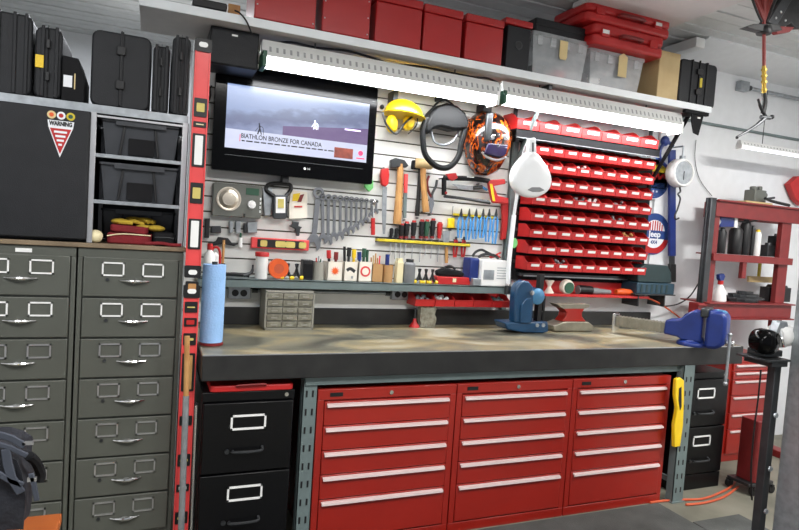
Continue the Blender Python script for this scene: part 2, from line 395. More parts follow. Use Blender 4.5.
# bar fridge
t = thing('mini_fridge', 'black mini fridge with a triangular warning sticker standing on the left grey cabinet', 'fridge', (-.70, -.62, 1.346))
box('body', 'black_case', t, 0, .468, .05, .52, .0, .515)
b = bm_(); rb(b, 0, .466, 0, .048, .012, .512, .012, 'z'); dr = obj('door', b, 'black_case', t, .004)
w = W(61, 122, -.62)
o = Vector((w.o.x+.70, 0, w.o.z-1.346))
def tri(b, s, y): 
    prism(b, [(o.x-s*.047, o.z+s*.0), (o.x+s*.047, o.z+s*.0), (o.x, o.z-s*.135+(.0))], y-.001, y)
b = bm_(); prism(b, [(o.x-.045,o.z+.004),(o.x+.045,o.z+.004),(o.x+.042,o.z-.020),(o.x,o.z-.135),(o.x-.042,o.z-.020)], -.0015, 0); s = obj('warning_sticker', b, 'sign_white', dr)
b = bm_(); prism(b, [(o.x-.036,o.z-.026),(o.x+.036,o.z-.026),(o.x,o.z-.122)], -.003, -.0015); obj('triangle', b, 'red_plastic', s)
text('warning_text', 'WARNING', .022, (o.x, -.0025, o.z-.008), 'black', s, w=.078, bold=.001)
b = bm_()
for k_, hw in enumerate((.022,.017,.012,.006)): bx(b, o.x-hw, o.x+hw, -.0038, -.003, o.z-.043-k_*.016, o.z-.035-k_*.016)
obj('text_lines', b, 'sign_white', s)
for j, (dx, mm) in enumerate(((-.038,'tag'),(0,'sign_white'),(.038,'yellow_dim'))):
    b = bm_(); lathe(b, [(.015,0),(.015,.0015)], (o.x+dx*.85,0,o.z+.024), 'y', 20); r = obj('round_sticker', b, mm, dr)
    b = bm_(); lathe(b, [(.008,.0015),(.008,.0025)], (o.x+dx*.85,0,o.z+.024), 'y', 14); obj('emblem', b, ('orange','red_plastic','green_dark')[j], r)
# steel shelf unit above the cabinets
t = thing('steel_shelf_unit', 'open galvanised steel shelf unit standing on the board over the grey cabinets', 'shelf unit', (-.72, -.6, 1.346))
X0 = -.72
b = bm_(); bx(b, 0, .845, 0, .5, .518, .526); bx(b, 0, .845, -.004, .004, .512, .545)
obj('shelf', b, 'galv', t, .001)
b = bm_(); bx(b, 0, .845, -.001, .006, .498, .506); obj('rod', b, 'alu', t)
for z in (.355, .172):
    b = bm_(); bx(b, -.23-X0, .105-X0, 0, .5, z-.006, z); bx(b, -.23-X0, .105-X0, -.003, .003, z-.014, z+.001); obj('shelf', b, 'galv', t, .001)
for xa in (-.235-X0, .104-X0):
    for ya in (-.006, .48):
        b = bm_(); bx(b, xa, xa+.02, ya, ya+.02, 0, .515); obj('post', b, 'alu', t, .001)
b = bm_(); bx(b, .125-X0, .128-X0, 0, .5, 0, .515) ; obj('side_panel', b, 'steel_dark', t)
b = bm_(); bx(b, -.235-X0, .125-X0, .497, .5, 0, .515); obj('back_panel', b, 'bin_grey', t)  # panel added to darken the open compartments behind the bins
# black bins in the shelf unit
def black_bin(x, z, y, h, label):
    t = thing('plastic_bin', label, 'bin', (x, y, z), group='black bins in the steel shelf unit'); wd = .29
    b = bm_()
    top = [(0,0),(wd,0),(wd,.4),(0,.4)]; k = .014
    vs = [b.verts.new((p[0]+(k if p[0]==0 else -k), p[1]+(.012 if p[1]==0 else -.01), 0)) for p in top] + [b.verts.new((p[0], p[1], h-.02)) for p in top]
    for f in ((0,1,2,3),(0,1,5,4),(1,2,6,5),(2,3,7,6),(3,0,4,7)): b.faces.new([vs[i] for i in f])
    iv = [b.verts.new((p[0]+(.012 if p[0]==0 else -.012), p[1]+(.012 if p[1]==0 else -.012), h-.02)) for p in top]
    iw = [b.verts.new((v.co.x*(.9)+.0145, v.co.y*.9+.02, .01)) for v in iv]
    for i in range(4):
        b.faces.new((vs[4+i], vs[4+(i+1)%4], iv[(i+1)%4], iv[i])); b.faces.new((iv[i], iv[(i+1)%4], iw[(i+1)%4], iw[i]))
    b.faces.new(iw); obj('body', b, 'bin_grey', t, .003)
    b = bm_(); rb(b, -.006, wd+.006, -.012, .41, h-.022, h-.012, .015); 
    bx(b, .05, wd-.05, -.016, .0, h-.035, h-.012); obj('rim', b, 'bin_grey', t, .002)
    for xr in (.075, wd-.095):
        b = bm_(); sl = -.012 if xr < .1 else .012; prism(b, [(xr+sl,.004),(xr+sl+.009,.004),(xr+.009-sl*.3,h-.03),(xr-sl*.3,h-.03)], -.005, .016); obj('rib', b, 'black', t, .002)
    b = bm_(); rb(b, wd*.34, wd*.68, -.002, .014, .008, h*.48, .004, 'y'); obj('label_recess', b, 'grey_dark' if 'grey_dark' in M else 'black_matte', t, .001)
black_bin(-.197, 1.702, -.575, .155, 'black plastic bin on the top compartment of the steel shelf unit')
black_bin(-.197, 1.519, -.575, .165, 'black plastic bin on the middle compartment of the steel shelf unit')
black_bin(-.197, 1.346, -.40, .155, 'black plastic bin on the lowest compartment, behind the yellow gloves')
# items in front of the lowest bin
t = thing('red_pouch', 'folded dark red cloth pouch lying on the wooden board in the shelf unit', 'pouch', (-.165, -.57, 1.346))
b = bm_(); rb(b, 0, .17, 0, .16, 0, .028, .02); rb(b, .01, .155, .01, .15, .030, .052, .018)
for v in b.verts: v.co.z = v.co.z*1.3+(.006*math.sin(v.co.x*40)+.004*math.sin(v.co.y*50)+.004)*(v.co.z > .005)
obj('pouch_body', b, 'cloth_red', t, .006)
b = bm_(); tube(b, [(.0,-.002,.030),(.06,-.004,.041),(.165,-.002,.039)], .0025); obj('zip', b, 'cream', t)
def glove(x, y, z, rz, label):
    t = thing('work_glove', label, 'glove', (x, y, z), (0,0,rz)); b = bm_(); ball(b, (0,0,.014), .038, .03, .014); obj('palm', b, 'gloves', t)
    for i, (a, l) in enumerate(((-.018,.055),(-.006,.065),(.006,.062),(.018,.05))):
        b = bm_(); tube(b, [(.025,a,.014),(.05,a*1.3,.018),(.03+l,a*1.7,.008)], .0085, 8); obj('finger', b, 'gloves', t)
    b = bm_(); tube(b, [(-.01,-.022,.012),(.02,-.045,.012),(.035,-.052,.01)], .009, 8); obj('thumb', b, 'gloves', t)
glove(-.12, -.5, 1.422, .3, 'yellow work glove lying on top of the dark red pouch'); glove(-.07, -.44, 1.432, -.5, 'yellow work glove behind, crossed over the red pouch')
glove(.02, -.52, 1.402, 2.6, 'yellow work glove on top of the black camera pouch')
t = thing('camera_pouch', 'small black zipped pouch on the wooden board, right of the dark red pouch', 'pouch', (.01, -.585, 1.346))
b = bm_(); rb(b, 0, .085, 0, .12, 0, .056, .02)
obj('pouch_body', b, 'black_matte', t, .012)
b = bm_(); tube(b, [(.005,-.001,.034),(.045,-.003,.036),(.08,-.001,.034)], .0022); obj('zip', b, 'steel_dark', t)
t = thing('rag_ball', 'crumpled white rag on the board between the fridge and the red pouch', 'rag', (-.205, -.575, 1.346))
b = bm_(); ball(b, (0,0,.026), .027, .03, .026, 18, 12)
for v in b.verts: v.co += Vector((random.uniform(-1,1),random.uniform(-1,1),0))*.002
obj('rag', b, 'cream', t)
t = thing('red_strap', 'dark red folded strap at the front right edge of the wooden board', 'strap', (.0, -.607, 1.346))
b = bm_(); tube(b, [(-.02,0,.008),(.04,-.001,.012),(.08,.001,.007),(.12,0,.009)], .007); obj('webbing', b, 'cloth_red', t)
# hard cases on top of the shelf unit
ZT = 1.892
def hard_case(x0, x1, y, z0, z1, dep, label, ribs=(), m='black_case', lab=None, seam='v', group='hard cases above the shelf unit'):
    t = thing('hard_case', label, 'case', (x0, y, z0), group=group); wd = x1-x0; h = z1-z0
    b = bm_(); rb(b, 0, wd, 0, dep, .0, h, min(.03, wd*.3), 'y'); obj('shell', b, m, t, .008)
    for r in ribs:
        b = bm_(); rb(b, r*wd-.006, r*wd+.006, -.007, dep*.98, .008, h+.004, .003, 'y'); obj('rib', b, m, t, .002)
    if seam == 'v':
        b = bm_(); bx(b, wd*.48, wd*.50, -.009, .002, .01, h+.006); obj('seam', b, 'black', t, .001)
        for q in (.25, .7):
            b = bm_(); rb(b, wd*.42, wd*.56, -.014, .0, h*q, h*q+.035, .004, 'y'); obj('latch', b, 'black', t, .002)
    if lab:
        b = bm_(); bx(b, lab[0], lab[1], -.009, -.0005, lab[2], lab[3]); obj('label', b, lab[4], t, .001)['label'] = lab[5]
    return t
hard_case(-.74, -.447, -.56, ZT, 2.20, .3, 'large black hard case at the far left above the fridge', (.62,.80,.93))
hard_case(-.438, -.345, -.57, ZT, 2.165, .3, 'narrow black hard case with a bright yellow sticker, above the fridge', (.3,.8), lab=(.004,.032,.115,.163,'yellow','yellow sticker'))
t = thing('cardboard_box', 'small dark box with a white label and angled lid beside the yellow-stickered case', 'box', (-.343, -.58, ZT))
b = bm_(); prism(b, [(0,0),(.078,0),(.078,.10),(.055,.170),(0,.175)], 0, .2); obj('box_body', b, 'black_matte', t, .003)
b = bm_(); bx(b, .006, .036, -.002, -.0002, .055, .10); obj('label', b, 'sign_white', t)
b = bm_(); bx(b, .043, .047, -.002, -.0002, .05, .11); obj('edge_mark', b, 'tag', t)
hard_case(-.245, -.027, -.57, ZT, 2.19, .3, 'big square black hard case standing above the black bins', (.5,), m='black_case')
hard_case(-.020, .045, -.57, ZT, 2.165, .3, 'slim black hard case between the square one and the round-topped one', (.2,.8))
hard_case(.052, .124, -.575, ZT, 2.215, .3, 'slim round-topped black hard case next to the tall red level', (.25,.75))

# ================================================================== LEVELS AND POLES
LX = .136
def level(z0, z1, y, label, spec):
    t = thing('spirit_level', label, 'spirit level', (LX, y, z0), group='tall red spirit levels'); H = z1-z0; wd = .061
    b = bm_(); bx(b, .004, wd-.004, .004, .022, 0, H); bx(b, 0, .006, 0, .026, 0, H); bx(b, wd-.006, wd, 0, .026, 0, H); obj('frame', b, 'red_level', t, .001)
    for k in ('b','t'):
        b = bm_(); rb(b, -.002, wd+.002, -.002, .028, -.001 if k=='b' else H-.05, .05 if k=='b' else H+.002, .006, 'y'); e = obj('end_cap', b, 'black', t)
        b = bm_(); zc = .022 if k=='b' else H-.022; rb(b, .013, wd-.013, -.004, -.001, zc-.010, zc+.010, .010, 'y', 6); obj('hand_hole', b, 'white', e)
    for kind, zc, h in spec:
        zc = zc-z0
        b = bm_(); rb(b, .005, wd-.005, -.001, .024, zc-h/2, zc+h/2, .004, 'y'); v = obj('vial_block', b, 'black', t)
        ins = .02 if kind == 'v' else .008; ins = h*.4 if kind == 'x' else ins; b = bm_(); rb(b, .015, wd-.015, -.003, .001, zc-h/2+ins, zc+h/2-ins, .003, 'y'); obj('vial' if kind!='w' else 'window', b, {'v':'vial','w':'white','x':'cream','g':'radio_grey','o':'wood','r':'red_plastic'}[kind], v)
def zy(py, px=195, y=-.66): return at(px, py, y).z
level(1.225, 2.196, -.665, 'upper red spirit level hanging upright between the hard cases and the television', [('v',zy(107),.075),('x',zy(124),.022),('w',zy(150),.135),('v',zy(193),.085),('w',zy(234),.125)])
level(.002, 1.19, -.665, 'lower red spirit level standing upright below the other one, left of the workbench', [('o',zy(287,190),.045),('v',zy(307,190),.045),('r',zy(322,189),.035),('v',zy(339,189),.05),('o',zy(372,188),.16),('v',.62,.04),('v',.45,.05),('w',.33,.03),('v',.2,.05)])
t = thing('broom_handle', 'grey pole with a wooden upper end leaning in front of the lower red level', 'pole', (.156, -.80, 0))
b = bm_(); cyl(b, (0.006,0,0), (0,.02,.76), .0125); obj('sleeve', b, 'galv', t); b = bm_(); cyl(b, (0,.02,.76), (-.006,.03,1.0), .0105); obj('wooden_end', b, 'wood', t)
t = thing('chrome_rod', 'thin shiny metal rod standing between the grey pole and the black filing cabinet', 'rod', (.196, -.80, 0))
b = bm_(); cyl(b, (0.005,0,0), (0,.02,.72), .0055); obj('shaft', b, 'chrome', t); b = bm_(); cyl(b, (0,.02,.72), (0,.0203,.73), .0075); obj('tip', b, 'black', t)
# ================================================================== TOP SHELF + LAMPS
SZ0, SZ1, SY = 2.37, 2.408, -.39
t = thing('top_shelf', 'long white shelf running above the television, helmets and red bins', 'shelf', (-.085, SY, SZ0))
SL = 3.315+.085
b = bm_(); bx(b, 0, SL, .006, .40, .0, SZ1-SZ0-.002); obj('board', b, 'shelf_under', t)
b = bm_(); bx(b, -.002, SL+.001, -.002, .008, -.001, SZ1-SZ0); obj('front_edge', b, 'shelf_white', t, .001)
def bracket(x, label):
    t = thing('shelf_bracket', label, 'bracket', (x, 0, SZ0), group='diagonal brackets under the top shelf')
    b = bm_(); bx(b, -.012, .012, -.355, 0, -.028, 0); obj('top_arm', b, 'steel_dark', t, .002)
    b = bm_(); bx(b, -.012, .012, -.014, 0, -.52, -.028); obj('wall_arm', b, 'steel_dark', t, .002)
    b = bm_(); prismx(b, [(-.33,-.028),(-.30,-.028),(-.012,-.47),(-.012,-.51)], -.008, .008); obj('strut', b, 'steel_green' if x < 3 else 'black_matte', t, .002)
    return t
bracket(2.085, 'grey-green diagonal bracket behind the white magnifier lamp'); br = bracket(3.20, 'black diagonal bracket at the right end of the top shelf')
b = bm_(); bx(b, -.10, .105, -.385, -.36, -.022, -.001); prism(b, [(-.03,-.02),(.075,-.02),(.045,-.15),(.0,-.14),(-.03,-.06)], -.372, -.365); o = obj('gusset_plate', b, 'black_matte', br, .001)
b = bm_(); rb(b, .02, .045, -.375, -.372, -.045, -.035, .004, 'y'); obj('slot', b, 'white', o)
def fixture(x0, x1, y, z, label, far=False, k=1.):
    t = thing('fluorescent_light', label, 'light', (x0, y, z), group='tube lights under the top shelf' if not far else None); L = x1-x0
    b = bm_(); prismx(b, [(.025,.165),(.085,.165),(.112,.075),(.112,.052),(.108,.052),(.107,.075),(.082,.157),(.028,.157),(.004,.085),(-.004,.085)], 0, L); obj('reflector', b, 'reflector_white', t)
    o_ = t.children[0]; b = bm_(); b.from_mesh(o_.data); nf = len(b.faces); n = int(L/.033)
    for i in range(n):
        xx = .03+i*.033
        s = [b.verts.new(p) for p in ((xx,.0035,.108),(xx+.011,.0035,.108),(xx+.011,.0135,.134),(xx,.0135,.134))]; b.faces.new(s)
    b.faces.ensure_lookup_table()
    for f in b.faces[nf:]: f.material_index = 1
    b.to_mesh(o_.data); b.free(); o_.data.materials.append(M['slot_grey'])
    b = bm_(); bx(b, 0, L, .035, .078, .10, .155); obj('ballast', b, 'white', t, .002)
    for yy in (.022, .084):
        for sgn in (0,):
            zt_ = .055 if yy < .05 else .068; b = bm_(); cyl(b, (.02,yy,zt_), (L-.02,yy,zt_), .021 if not far else .018, n=16); obj('tube', b, 'tube_glow' if not far else 'tube_glow_far', t)
    for xx in (0, L-.02):
        b = bm_(); bx(b, xx, xx+.02, -.004, .11, .035, .11); obj('socket', b, 'green_dark' if (xx==0) != far else 'white', t, .003)
    for xx in (L*.2, L*.8): b = bm_(); cyl(b, (xx,.055,.150), (xx,.055,(SZ0-z-.001 if not far else 1.05)), .004); obj('hanger', b, 'steel_dark', t)
    return t
fixture(.452, 1.75, -.36, 2.170, 'left tube light under the top shelf, above the television')
fixture(1.775, 3.12, -.36, 2.182, 'right tube light under the top shelf, above the red bins')
w0 = at(741,150,-.30); fixture(w0.x, 4.9, -.30, w0.z-.0, 'tube light on the right, high above the red press', True).scale = (1, .42, .42)
t = thing('cable', 'loose black cable lying above the left tube light', 'cable', (.52, -.28, 2.343)); b = bm_()
tube(b, [(0,0,0),(.08,0,.018),(.2,.0,.015),(.35,-.02,.02),(.47,-.02,.012),(.6,0,.0)], .006); obj('cord', b, 'black', t); 
t = thing('cable', 'tangled black cable lying on the joint between the two tube lights', 'cable', (1.15, -.28, 2.343)); b = bm_()
tube(b, [(0,0,0),(.15,0,.016),(.3,-.0,.014),(.45,-.02,.005),(.55,-.02,.012),(.65,0,-.0)], .006); obj('cord', b, 'black', t)
# ------------------------------------------------ things on the top shelf
def tool_box(x0, x1, z1, label, m='red_box', studs=0, y=-.375, d=.3, lid=True):
    t = thing('metal_tool_box', label, 'tool box', (x0, y, SZ1), group='red boxes on the top shelf'); wd = x1-x0; h = z1-SZ1
    b = bm_(); bx(b, 0, wd, 0, d, .006, h*.82); obj('box_body', b, m, t, .006)
    b = bm_(); bx(b, -.003, wd+.003, -.004, d, h*.82+.002, h); obj('lid', b, m, t, .008)
    b = bm_(); bx(b, .004, wd-.004, .004, d-.01, 0, .008); obj('foot_strip', b, 'black', t)
    if studs:
        for k in range(studs):
            b = bm_(); ball(b, (.012+(0 if k%2 else wd-.024),-.001,.03+k*.04), .004,.003,.004,8,4); obj('rivet', b, 'alu', t)
    return t
tool_box(.401, .690, 2.70, 'first red metal box from the left on the top shelf', studs=2)
tool_box(.722, .966, 2.70, 'riveted red metal box, second from the left on the top shelf', studs=6)
tool_box(.995, 1.247, 2.66, 'third red metal box from the left on the top shelf')
tool_box(1.259, 1.481, 2.655, 'fourth red metal box from the left on the top shelf')
tool_box(1.505, 1.736, 2.655, 'fifth red metal box, beside the dark grey case with a hole')
t = thing('equipment_case', 'dark grey case with a round hole and a red lid on the top shelf', 'case', (1.765, -.37, SZ1))
b = bm_(); bx(b, 0, .148, 0, .3, 0, .235); obj('case_body', b, 'black_case', t, .004)
b = bm_(); lathe(b, [(.024,.0),(.024,.003),(.017,.004)], (.075,0,.135), 'y', 20); h = obj('hole_ring', b, 'steel_dark', t); b = bm_(); lathe(b, [(.018,.004),(.018,.005)], (.073,0,.135), 'y', 20); obj('hole', b, 'black', h)
b = bm_(); bx(b, -.022, .155, -.01, .31, .238, .272); bx(b, .06, .085, .02, .05, .272, .285); obj('lid', b, 'red_box', t, .006)
t = thing('network_box', 'black device with small legs at the left end of the top shelf', 'device', (.13, -.36, SZ1))
b = bm_(); bx(b, 0, .15, 0, .2, .012, .05); obj('case_body', b, 'black', t, .006); b = bm_(); bx(b, .16, .215, .05, .2, .0, .07); obj('wooden_block', b, 'wood', t, .003)
t = thing('cable', 'thin black cord hanging over the front of the top shelf above the speaker', 'cable', (.335, -.40, 2.43)); b = bm_(); tube(b, [(-.02,.03,.0),(0,-.005,-.02),(.03,-.004,-.05),(.06,.04,-.085)], .004); obj('cord', b, 'black', t)
def clear_bin(x0, x1, z1, label):
    t = thing('storage_tote', label, 'storage box', (x0, -.355, SZ1), group='clear totes on the top shelf'); wd = x1-x0; h = z1-SZ1; d = .32; k = .022
    b = bm_(); lo = [(k,.012),(wd-k,.012),(wd-k,d-.012),(k,d-.012)]; hi = [(0,0),(wd,0),(wd,d),(0,d)]
    a = [b.verts.new((*p,0)) for p in lo]; c = [b.verts.new((*p,h-.02)) for p in hi]; b.faces.new(a)
    for i in range(4): b.faces.new((a[i],a[(i+1)%4],c[(i+1)%4],c[i]))
    o = obj('tub', b, 'clear', t)
    b = bm_(); rb(b, -.010, wd+.010, -.012, d+.01, h-.026, h-.004, .02)
    for q in (.12,.36,.62,.86): bx(b, wd*q-.018, wd*q+.018, -.008, .002, h-.075, h-.02)
    obj('lid', b, 'clear', t, .002)
    return t, wd, h, d
t, wd, h, d = clear_bin(1.94, 2.322, 2.652, 'left clear plastic tote with a manila tag on the top shelf')
b = bm_(); prism(b, [(wd*.46,h-.03),(wd*.60,h-.03),(wd*.60,h-.12),(wd*.58,h-.135),(wd*.48,h-.135),(wd*.46,h-.12)], -.016, -.013); obj('tag', b, 'tag', t)
t2, wd2, h2, d2 = clear_bin(2.345, 2.75, 2.628, 'right clear plastic tote with a manila tag, below the red cases')
b = bm_(); prism(b, [(wd2*.50,h2-.02),(wd2*.58,h2+.0),(wd2*.66,h2-.02),(wd2*.66,h2-.14),(wd2*.50,h2-.14)], -.016, -.013); obj('tag', b, 'tag', t2)
for (x, z, s, mm, lb) in ((2.02,.03,.10,'grey_plastic','grey part inside the left clear tote'),(2.17,.03,.09,'red_plastic','red part inside the left clear tote'),(2.43,.03,.09,'white','white part inside the right clear tote'),(2.6,.03,.10,'grey_plastic','grey part inside the right clear tote')):
    b = bm_(); rb(b, 0, s, 0, .16, 0, s*.9, .02); tag(obj('stored_part', b, mm, None, .006), lb, 'part').location = (x, -.26, SZ1+.003)
t = thing('flat_case', 'flat black case lying on the left clear tote', 'case', (1.955, -.35, 2.652))
b = bm_(); rb(b, 0, .35, 0, .3, .0, .076, .012); obj('shell', b, 'black_case', t, .006); b = bm_(); bx(b, .002,.348,-.003,.002,.036,.041); obj('seam', b, 'black', t)
def red_case(x0, x1, z0, z1, y, label):
    t = thing('tool_case', label, 'case', (x0, y, z0), group='red plastic cases on the right tote'); wd = x1-x0; h = z1-z0
    b = bm_(); rb(b, 0, wd, 0, .34, 0, h*.5-.001, .04); obj('lower_shell', b, 'red_plastic', t, .014)
    b = bm_(); rb(b, 0, wd, 0, .34, h*.5+.001, h, .04); obj('upper_shell', b, 'red_plastic', t, .014)
    b = bm_(); tube(b, [(wd*.35,.0,h*.5),(wd*.37,-.03,h*.5),(wd*.6,-.032,h*.5),(wd*.62,0,h*.5)], .011); obj('handle', b, 'red_dark', t)
    for q in (.14,.82):
        b = bm_(); rb(b, wd*q-.03, wd*q+.03, -.012, .01, h*.35, h*.72, .006, 'y'); o = obj('latch', b, 'red_plastic', t, .003)
        if (q > .5) == (z0 > 2.7): 
            b = bm_(); bx(b, wd*q-.025, wd*q+.022, -.014, -.0115, h*.48, h*.66); obj('sticker', b, 'white', o)
red_case(2.30, 2.84, 2.629, 2.75, -.43, 'lower of two stacked red plastic cases on the right clear tote')
red_case(2.24, 2.88, 2.752, 2.86, -.43, 'upper of two stacked red plastic cases near the ceiling')
t = thing('wooden_box', 'tall pale wooden box between the clear tote and the black case on the top shelf', 'box', (2.885, -.345, SZ1))
b = bm_(); bx(b, 0, .17, 0, .28, 0, .30); obj('box_body', b, 'wood_pale', t, .003)
b = bm_(); bx(b, .0, .17, -.004, .0, .0, .30); obj('front_panel', b, 'wood_pale', t, .001)
hard_case(3.065, 3.385, -.35, SZ1, 2.69, .26, 'ribbed black hard case at the right end of the top shelf', (.3,.7), lab=(.165,.185,.12,.18,'yellow_dim','yellow mark'), group='hard cases on the top shelf')

# ================================================================== SPEAKER, TELEVISION
t = thing('speaker', 'black square speaker fixed under the top shelf above the television', 'speaker', (.219, -.30, 2.196))
b = bm_(); bx(b, 0, .222, .004, .2, 0, .172); obj('cabinet', b, 'black', t, .004); b = bm_(); bx(b, .005, .217, -.002, .005, .005, .167); g = obj('grille', b, 'black_case', t, .002)
b = bm_(); bx(b, .095, .122, -.004, -.0015, .138, .146); obj('badge', b, 'white', g)
t = thing('television', 'flat black television showing winter sports, mounted on the slat wall', 'television', (.266, -.10, 1.722)); t.scale = (1.055, 1, 1.04)
b = bm_(); rb(b, 0, .818, .0, .05, 0, .512, .012, 'y'); bx(b, .2,.62,.05,.075,.1,.4); obj('housing', b, 'black_gloss', t, .003)
def screen_mat():
    m = bpy.data.materials.new('screen'); m.use_nodes = True; nt = m.node_tree; N = nt.nodes; L = nt.links; b = N['Principled BSDF']
    tc = N.new('ShaderNodeTexCoord'); sp = N.new('ShaderNodeSeparateXYZ'); L.new(tc.outputs['Generated'], sp.inputs[0])
    nz = N.new('ShaderNodeTexNoise'); nz.inputs['Scale'].default_value = 9; nz.inputs['Detail'].default_value = 8; L.new(tc.outputs['Generated'], nz.inputs['Vector'])
    def mth(op, a, c):
        n = N.new('ShaderNodeMath'); n.operation = op
        for i, v in enumerate((a, c)):
            if isinstance(v, (int,float)): n.inputs[i].default_value = v
            else: L.new(v, n.inputs[i])
        return n.outputs[0]
    # height relative to a hill line that climbs to the right
    t_ = mth('SUBTRACT', sp.outputs['Z'], mth('MULTIPLY', sp.outputs['X'], .30)); t_ = mth('ADD', t_, mth('MULTIPLY', mth('SUBTRACT', nz.outputs['Fac'], .5), .35))
    cr = N.new('ShaderNodeValToRGB'); e = cr.color_ramp.elements
    st = [(.0,(190,196,226)),(.30,(132,142,178)),(.40,(108,116,150)),(.50,(112,124,158)),(.60,(138,156,196)),(.9,(140,162,208))]
    while len(e) < len(st): e.new(.5)
    for k,(p,c) in enumerate(st): e[k].position = p; e[k].color = (*[lin(x) for x in c],1)
    L.new(t_, cr.inputs[0])
    snow = N.new('ShaderNodeValToRGB'); snow.color_ramp.elements[0].color = (*[lin(x) for x in (200,206,236)],1); snow.color_ramp.elements[1].color = (*[lin(x) for x in (222,226,246)],1); L.new(nz.outputs['Fac'], snow.inputs[0])
    ms = N.new('ShaderNodeMix'); ms.data_type = 'RGBA'; f = mth('LESS_THAN', sp.outputs['Z'], .30); L.new(f, ms.inputs[0]); L.new(cr.outputs[0], ms.inputs[6]); L.new(snow.outputs[0], ms.inputs[7])
    pu = mth('MULTIPLY', mth('MULTIPLY', mth('LESS_THAN', sp.outputs['Z'], mth('ADD', .36, mth('MULTIPLY', sp.outputs['X'], .22))), mth('GREATER_THAN', sp.outputs['Z'], .30)), mth('MULTIPLY', mth('GREATER_THAN', sp.outputs['X'], .38), .85))
    mp = N.new('ShaderNodeMix'); mp.data_type = 'RGBA'; L.new(pu, mp.inputs[0]); L.new(ms.outputs[2], mp.inputs[6]); mp.inputs[7].default_value = (*[lin(x) for x in (104,72,124)],1)
    L.new(mp.outputs[2], b.inputs['Emission Color']); b.inputs['Emission Strength'].default_value = 1.0; b.inputs['Base Color'].default_value = (.01,.01,.01,1); b.inputs['Roughness'].default_value = .2
    return m
D('ink_glow', (12,12,22), .6, emit=.15); D('red_glow', (190,40,80), .5, emit=.7); D('food_glow', (120,50,35), .5, rgb2=(60,20,15), scale=40, emit=.35); D('purple_glow', (196,176,220), .5, emit=.8); D('snow_glow', (226,230,250), .5, emit=.9)
b = bm_(); bx(b, .057, .776, -.001, .001, .112, .420); sc = obj('screen', b, screen_mat(), t)
text('headline_text', 'BIATHLON BRONZE FOR CANADA', .031, (.13, -.003, .176), 'ink_glow', sc, align='LEFT', w=.40, bold=.0004)
b = bm_(); bx(b, .125, .128, -.003, -.001, .148, .182); obj('red_bar', b, 'red_glow', sc)
b = bm_(); x = .135
while x < .58: q = random.uniform(.012,.035); bx(b, x, x+q, -.002, -.001, .150, .156); x += q+.007
obj('caption_line', b, 'ink_glow', sc)
b = bm_(); bx(b, .60, .70, -.003, -.001, .122, .175); ad = obj('picture_inset', b, 'food_glow', sc)
b = bm_(); lathe(b, [(.013,0),(.013,.002)], (.742,-.001,.158), 'y', 16); obj('round_logo', b, 'red_glow', sc); b = bm_(); bx(b, .72,.765,-.002,-.001,.128,.134); obj('logo_line', b, 'red_glow', sc)
b = bm_(); bx(b, .65, .735, -.002, -.001, .270, .277); obj('banner_line', b, 'purple_glow', sc)
for (x, z, s, lb) in ((.215,.205,.62,'ink_glow'),(.49,.262,.5,'snow_glow')):
    b = bm_(); sx = lambda a: x+a*s; sz = lambda a: z+a*s
    tube(b, [(sx(0),-.002,sz(.055)),(sx(.005),-.002,sz(.03)),(sx(-.01),-.002,sz(-.02))], .005*s, 6); tube(b, [(sx(.005),-.002,sz(.03)),(sx(.02),-.002,sz(-.02))], .004*s, 6); tube(b, [(sx(0),-.002,sz(.045)),(sx(.03),-.002,sz(.035)),(sx(.035),-.002,sz(-.02))], .002*s, 6); tube(b, [(sx(0),-.002,sz(.045)),(sx(-.03),-.002,sz(.0))], .002*s, 6)
    ball(b, (sx(0),-.002,sz(.063)), .006*s, .001, .007*s, 10, 6); obj('skier_picture', b, lb, sc)
b = bm_(); lathe(b, [(.0065,0),(.0065,.001)], (.452,-.001,.048), 'y', 16); o = obj('maker_logo', b, 'white', t); text('logo_text', 'LG', .014, (.472,-.001,.048), 'white', o)
b = bm_(); bx(b, .06,.76,-.0015,.0,.076,.079); obj('trim_line', b, 'steel_dark', t)
b = bm_(); bx(b, .35, .38, .03, .095, -.03, .05); bx(b, .25,.55,.075,.098,.1,.4); obj('wall_mount', b, 'black', t)
t = thing('cable', 'black cables hanging down beside the left edge of the television', 'cable', (.236, -.02, 2.10)); b = bm_()
tube(b, [(0,0,.06),(.015,-.01,.0),(-.008,-.01,-.1),(.004,-.01,-.25),(0,-.008,-.4),(.006,0,-.47)], .005); tube(b, [(.02,0,.05),(-.005,-.01,-.02),(.012,-.01,-.12),(-.004,-.01,-.3),(.008,-.01,-.44)], .004); obj('cord', b, 'black', t)
t = thing('power_adapter', 'small black adapter hanging on the slat wall left of the grey radio', 'adapter', at(207,228,-.02)); b = bm_(); rb(b, -.012,.012,-.015,.018,-.05,.05,.005); obj('adapter_body', b, 'black', t)

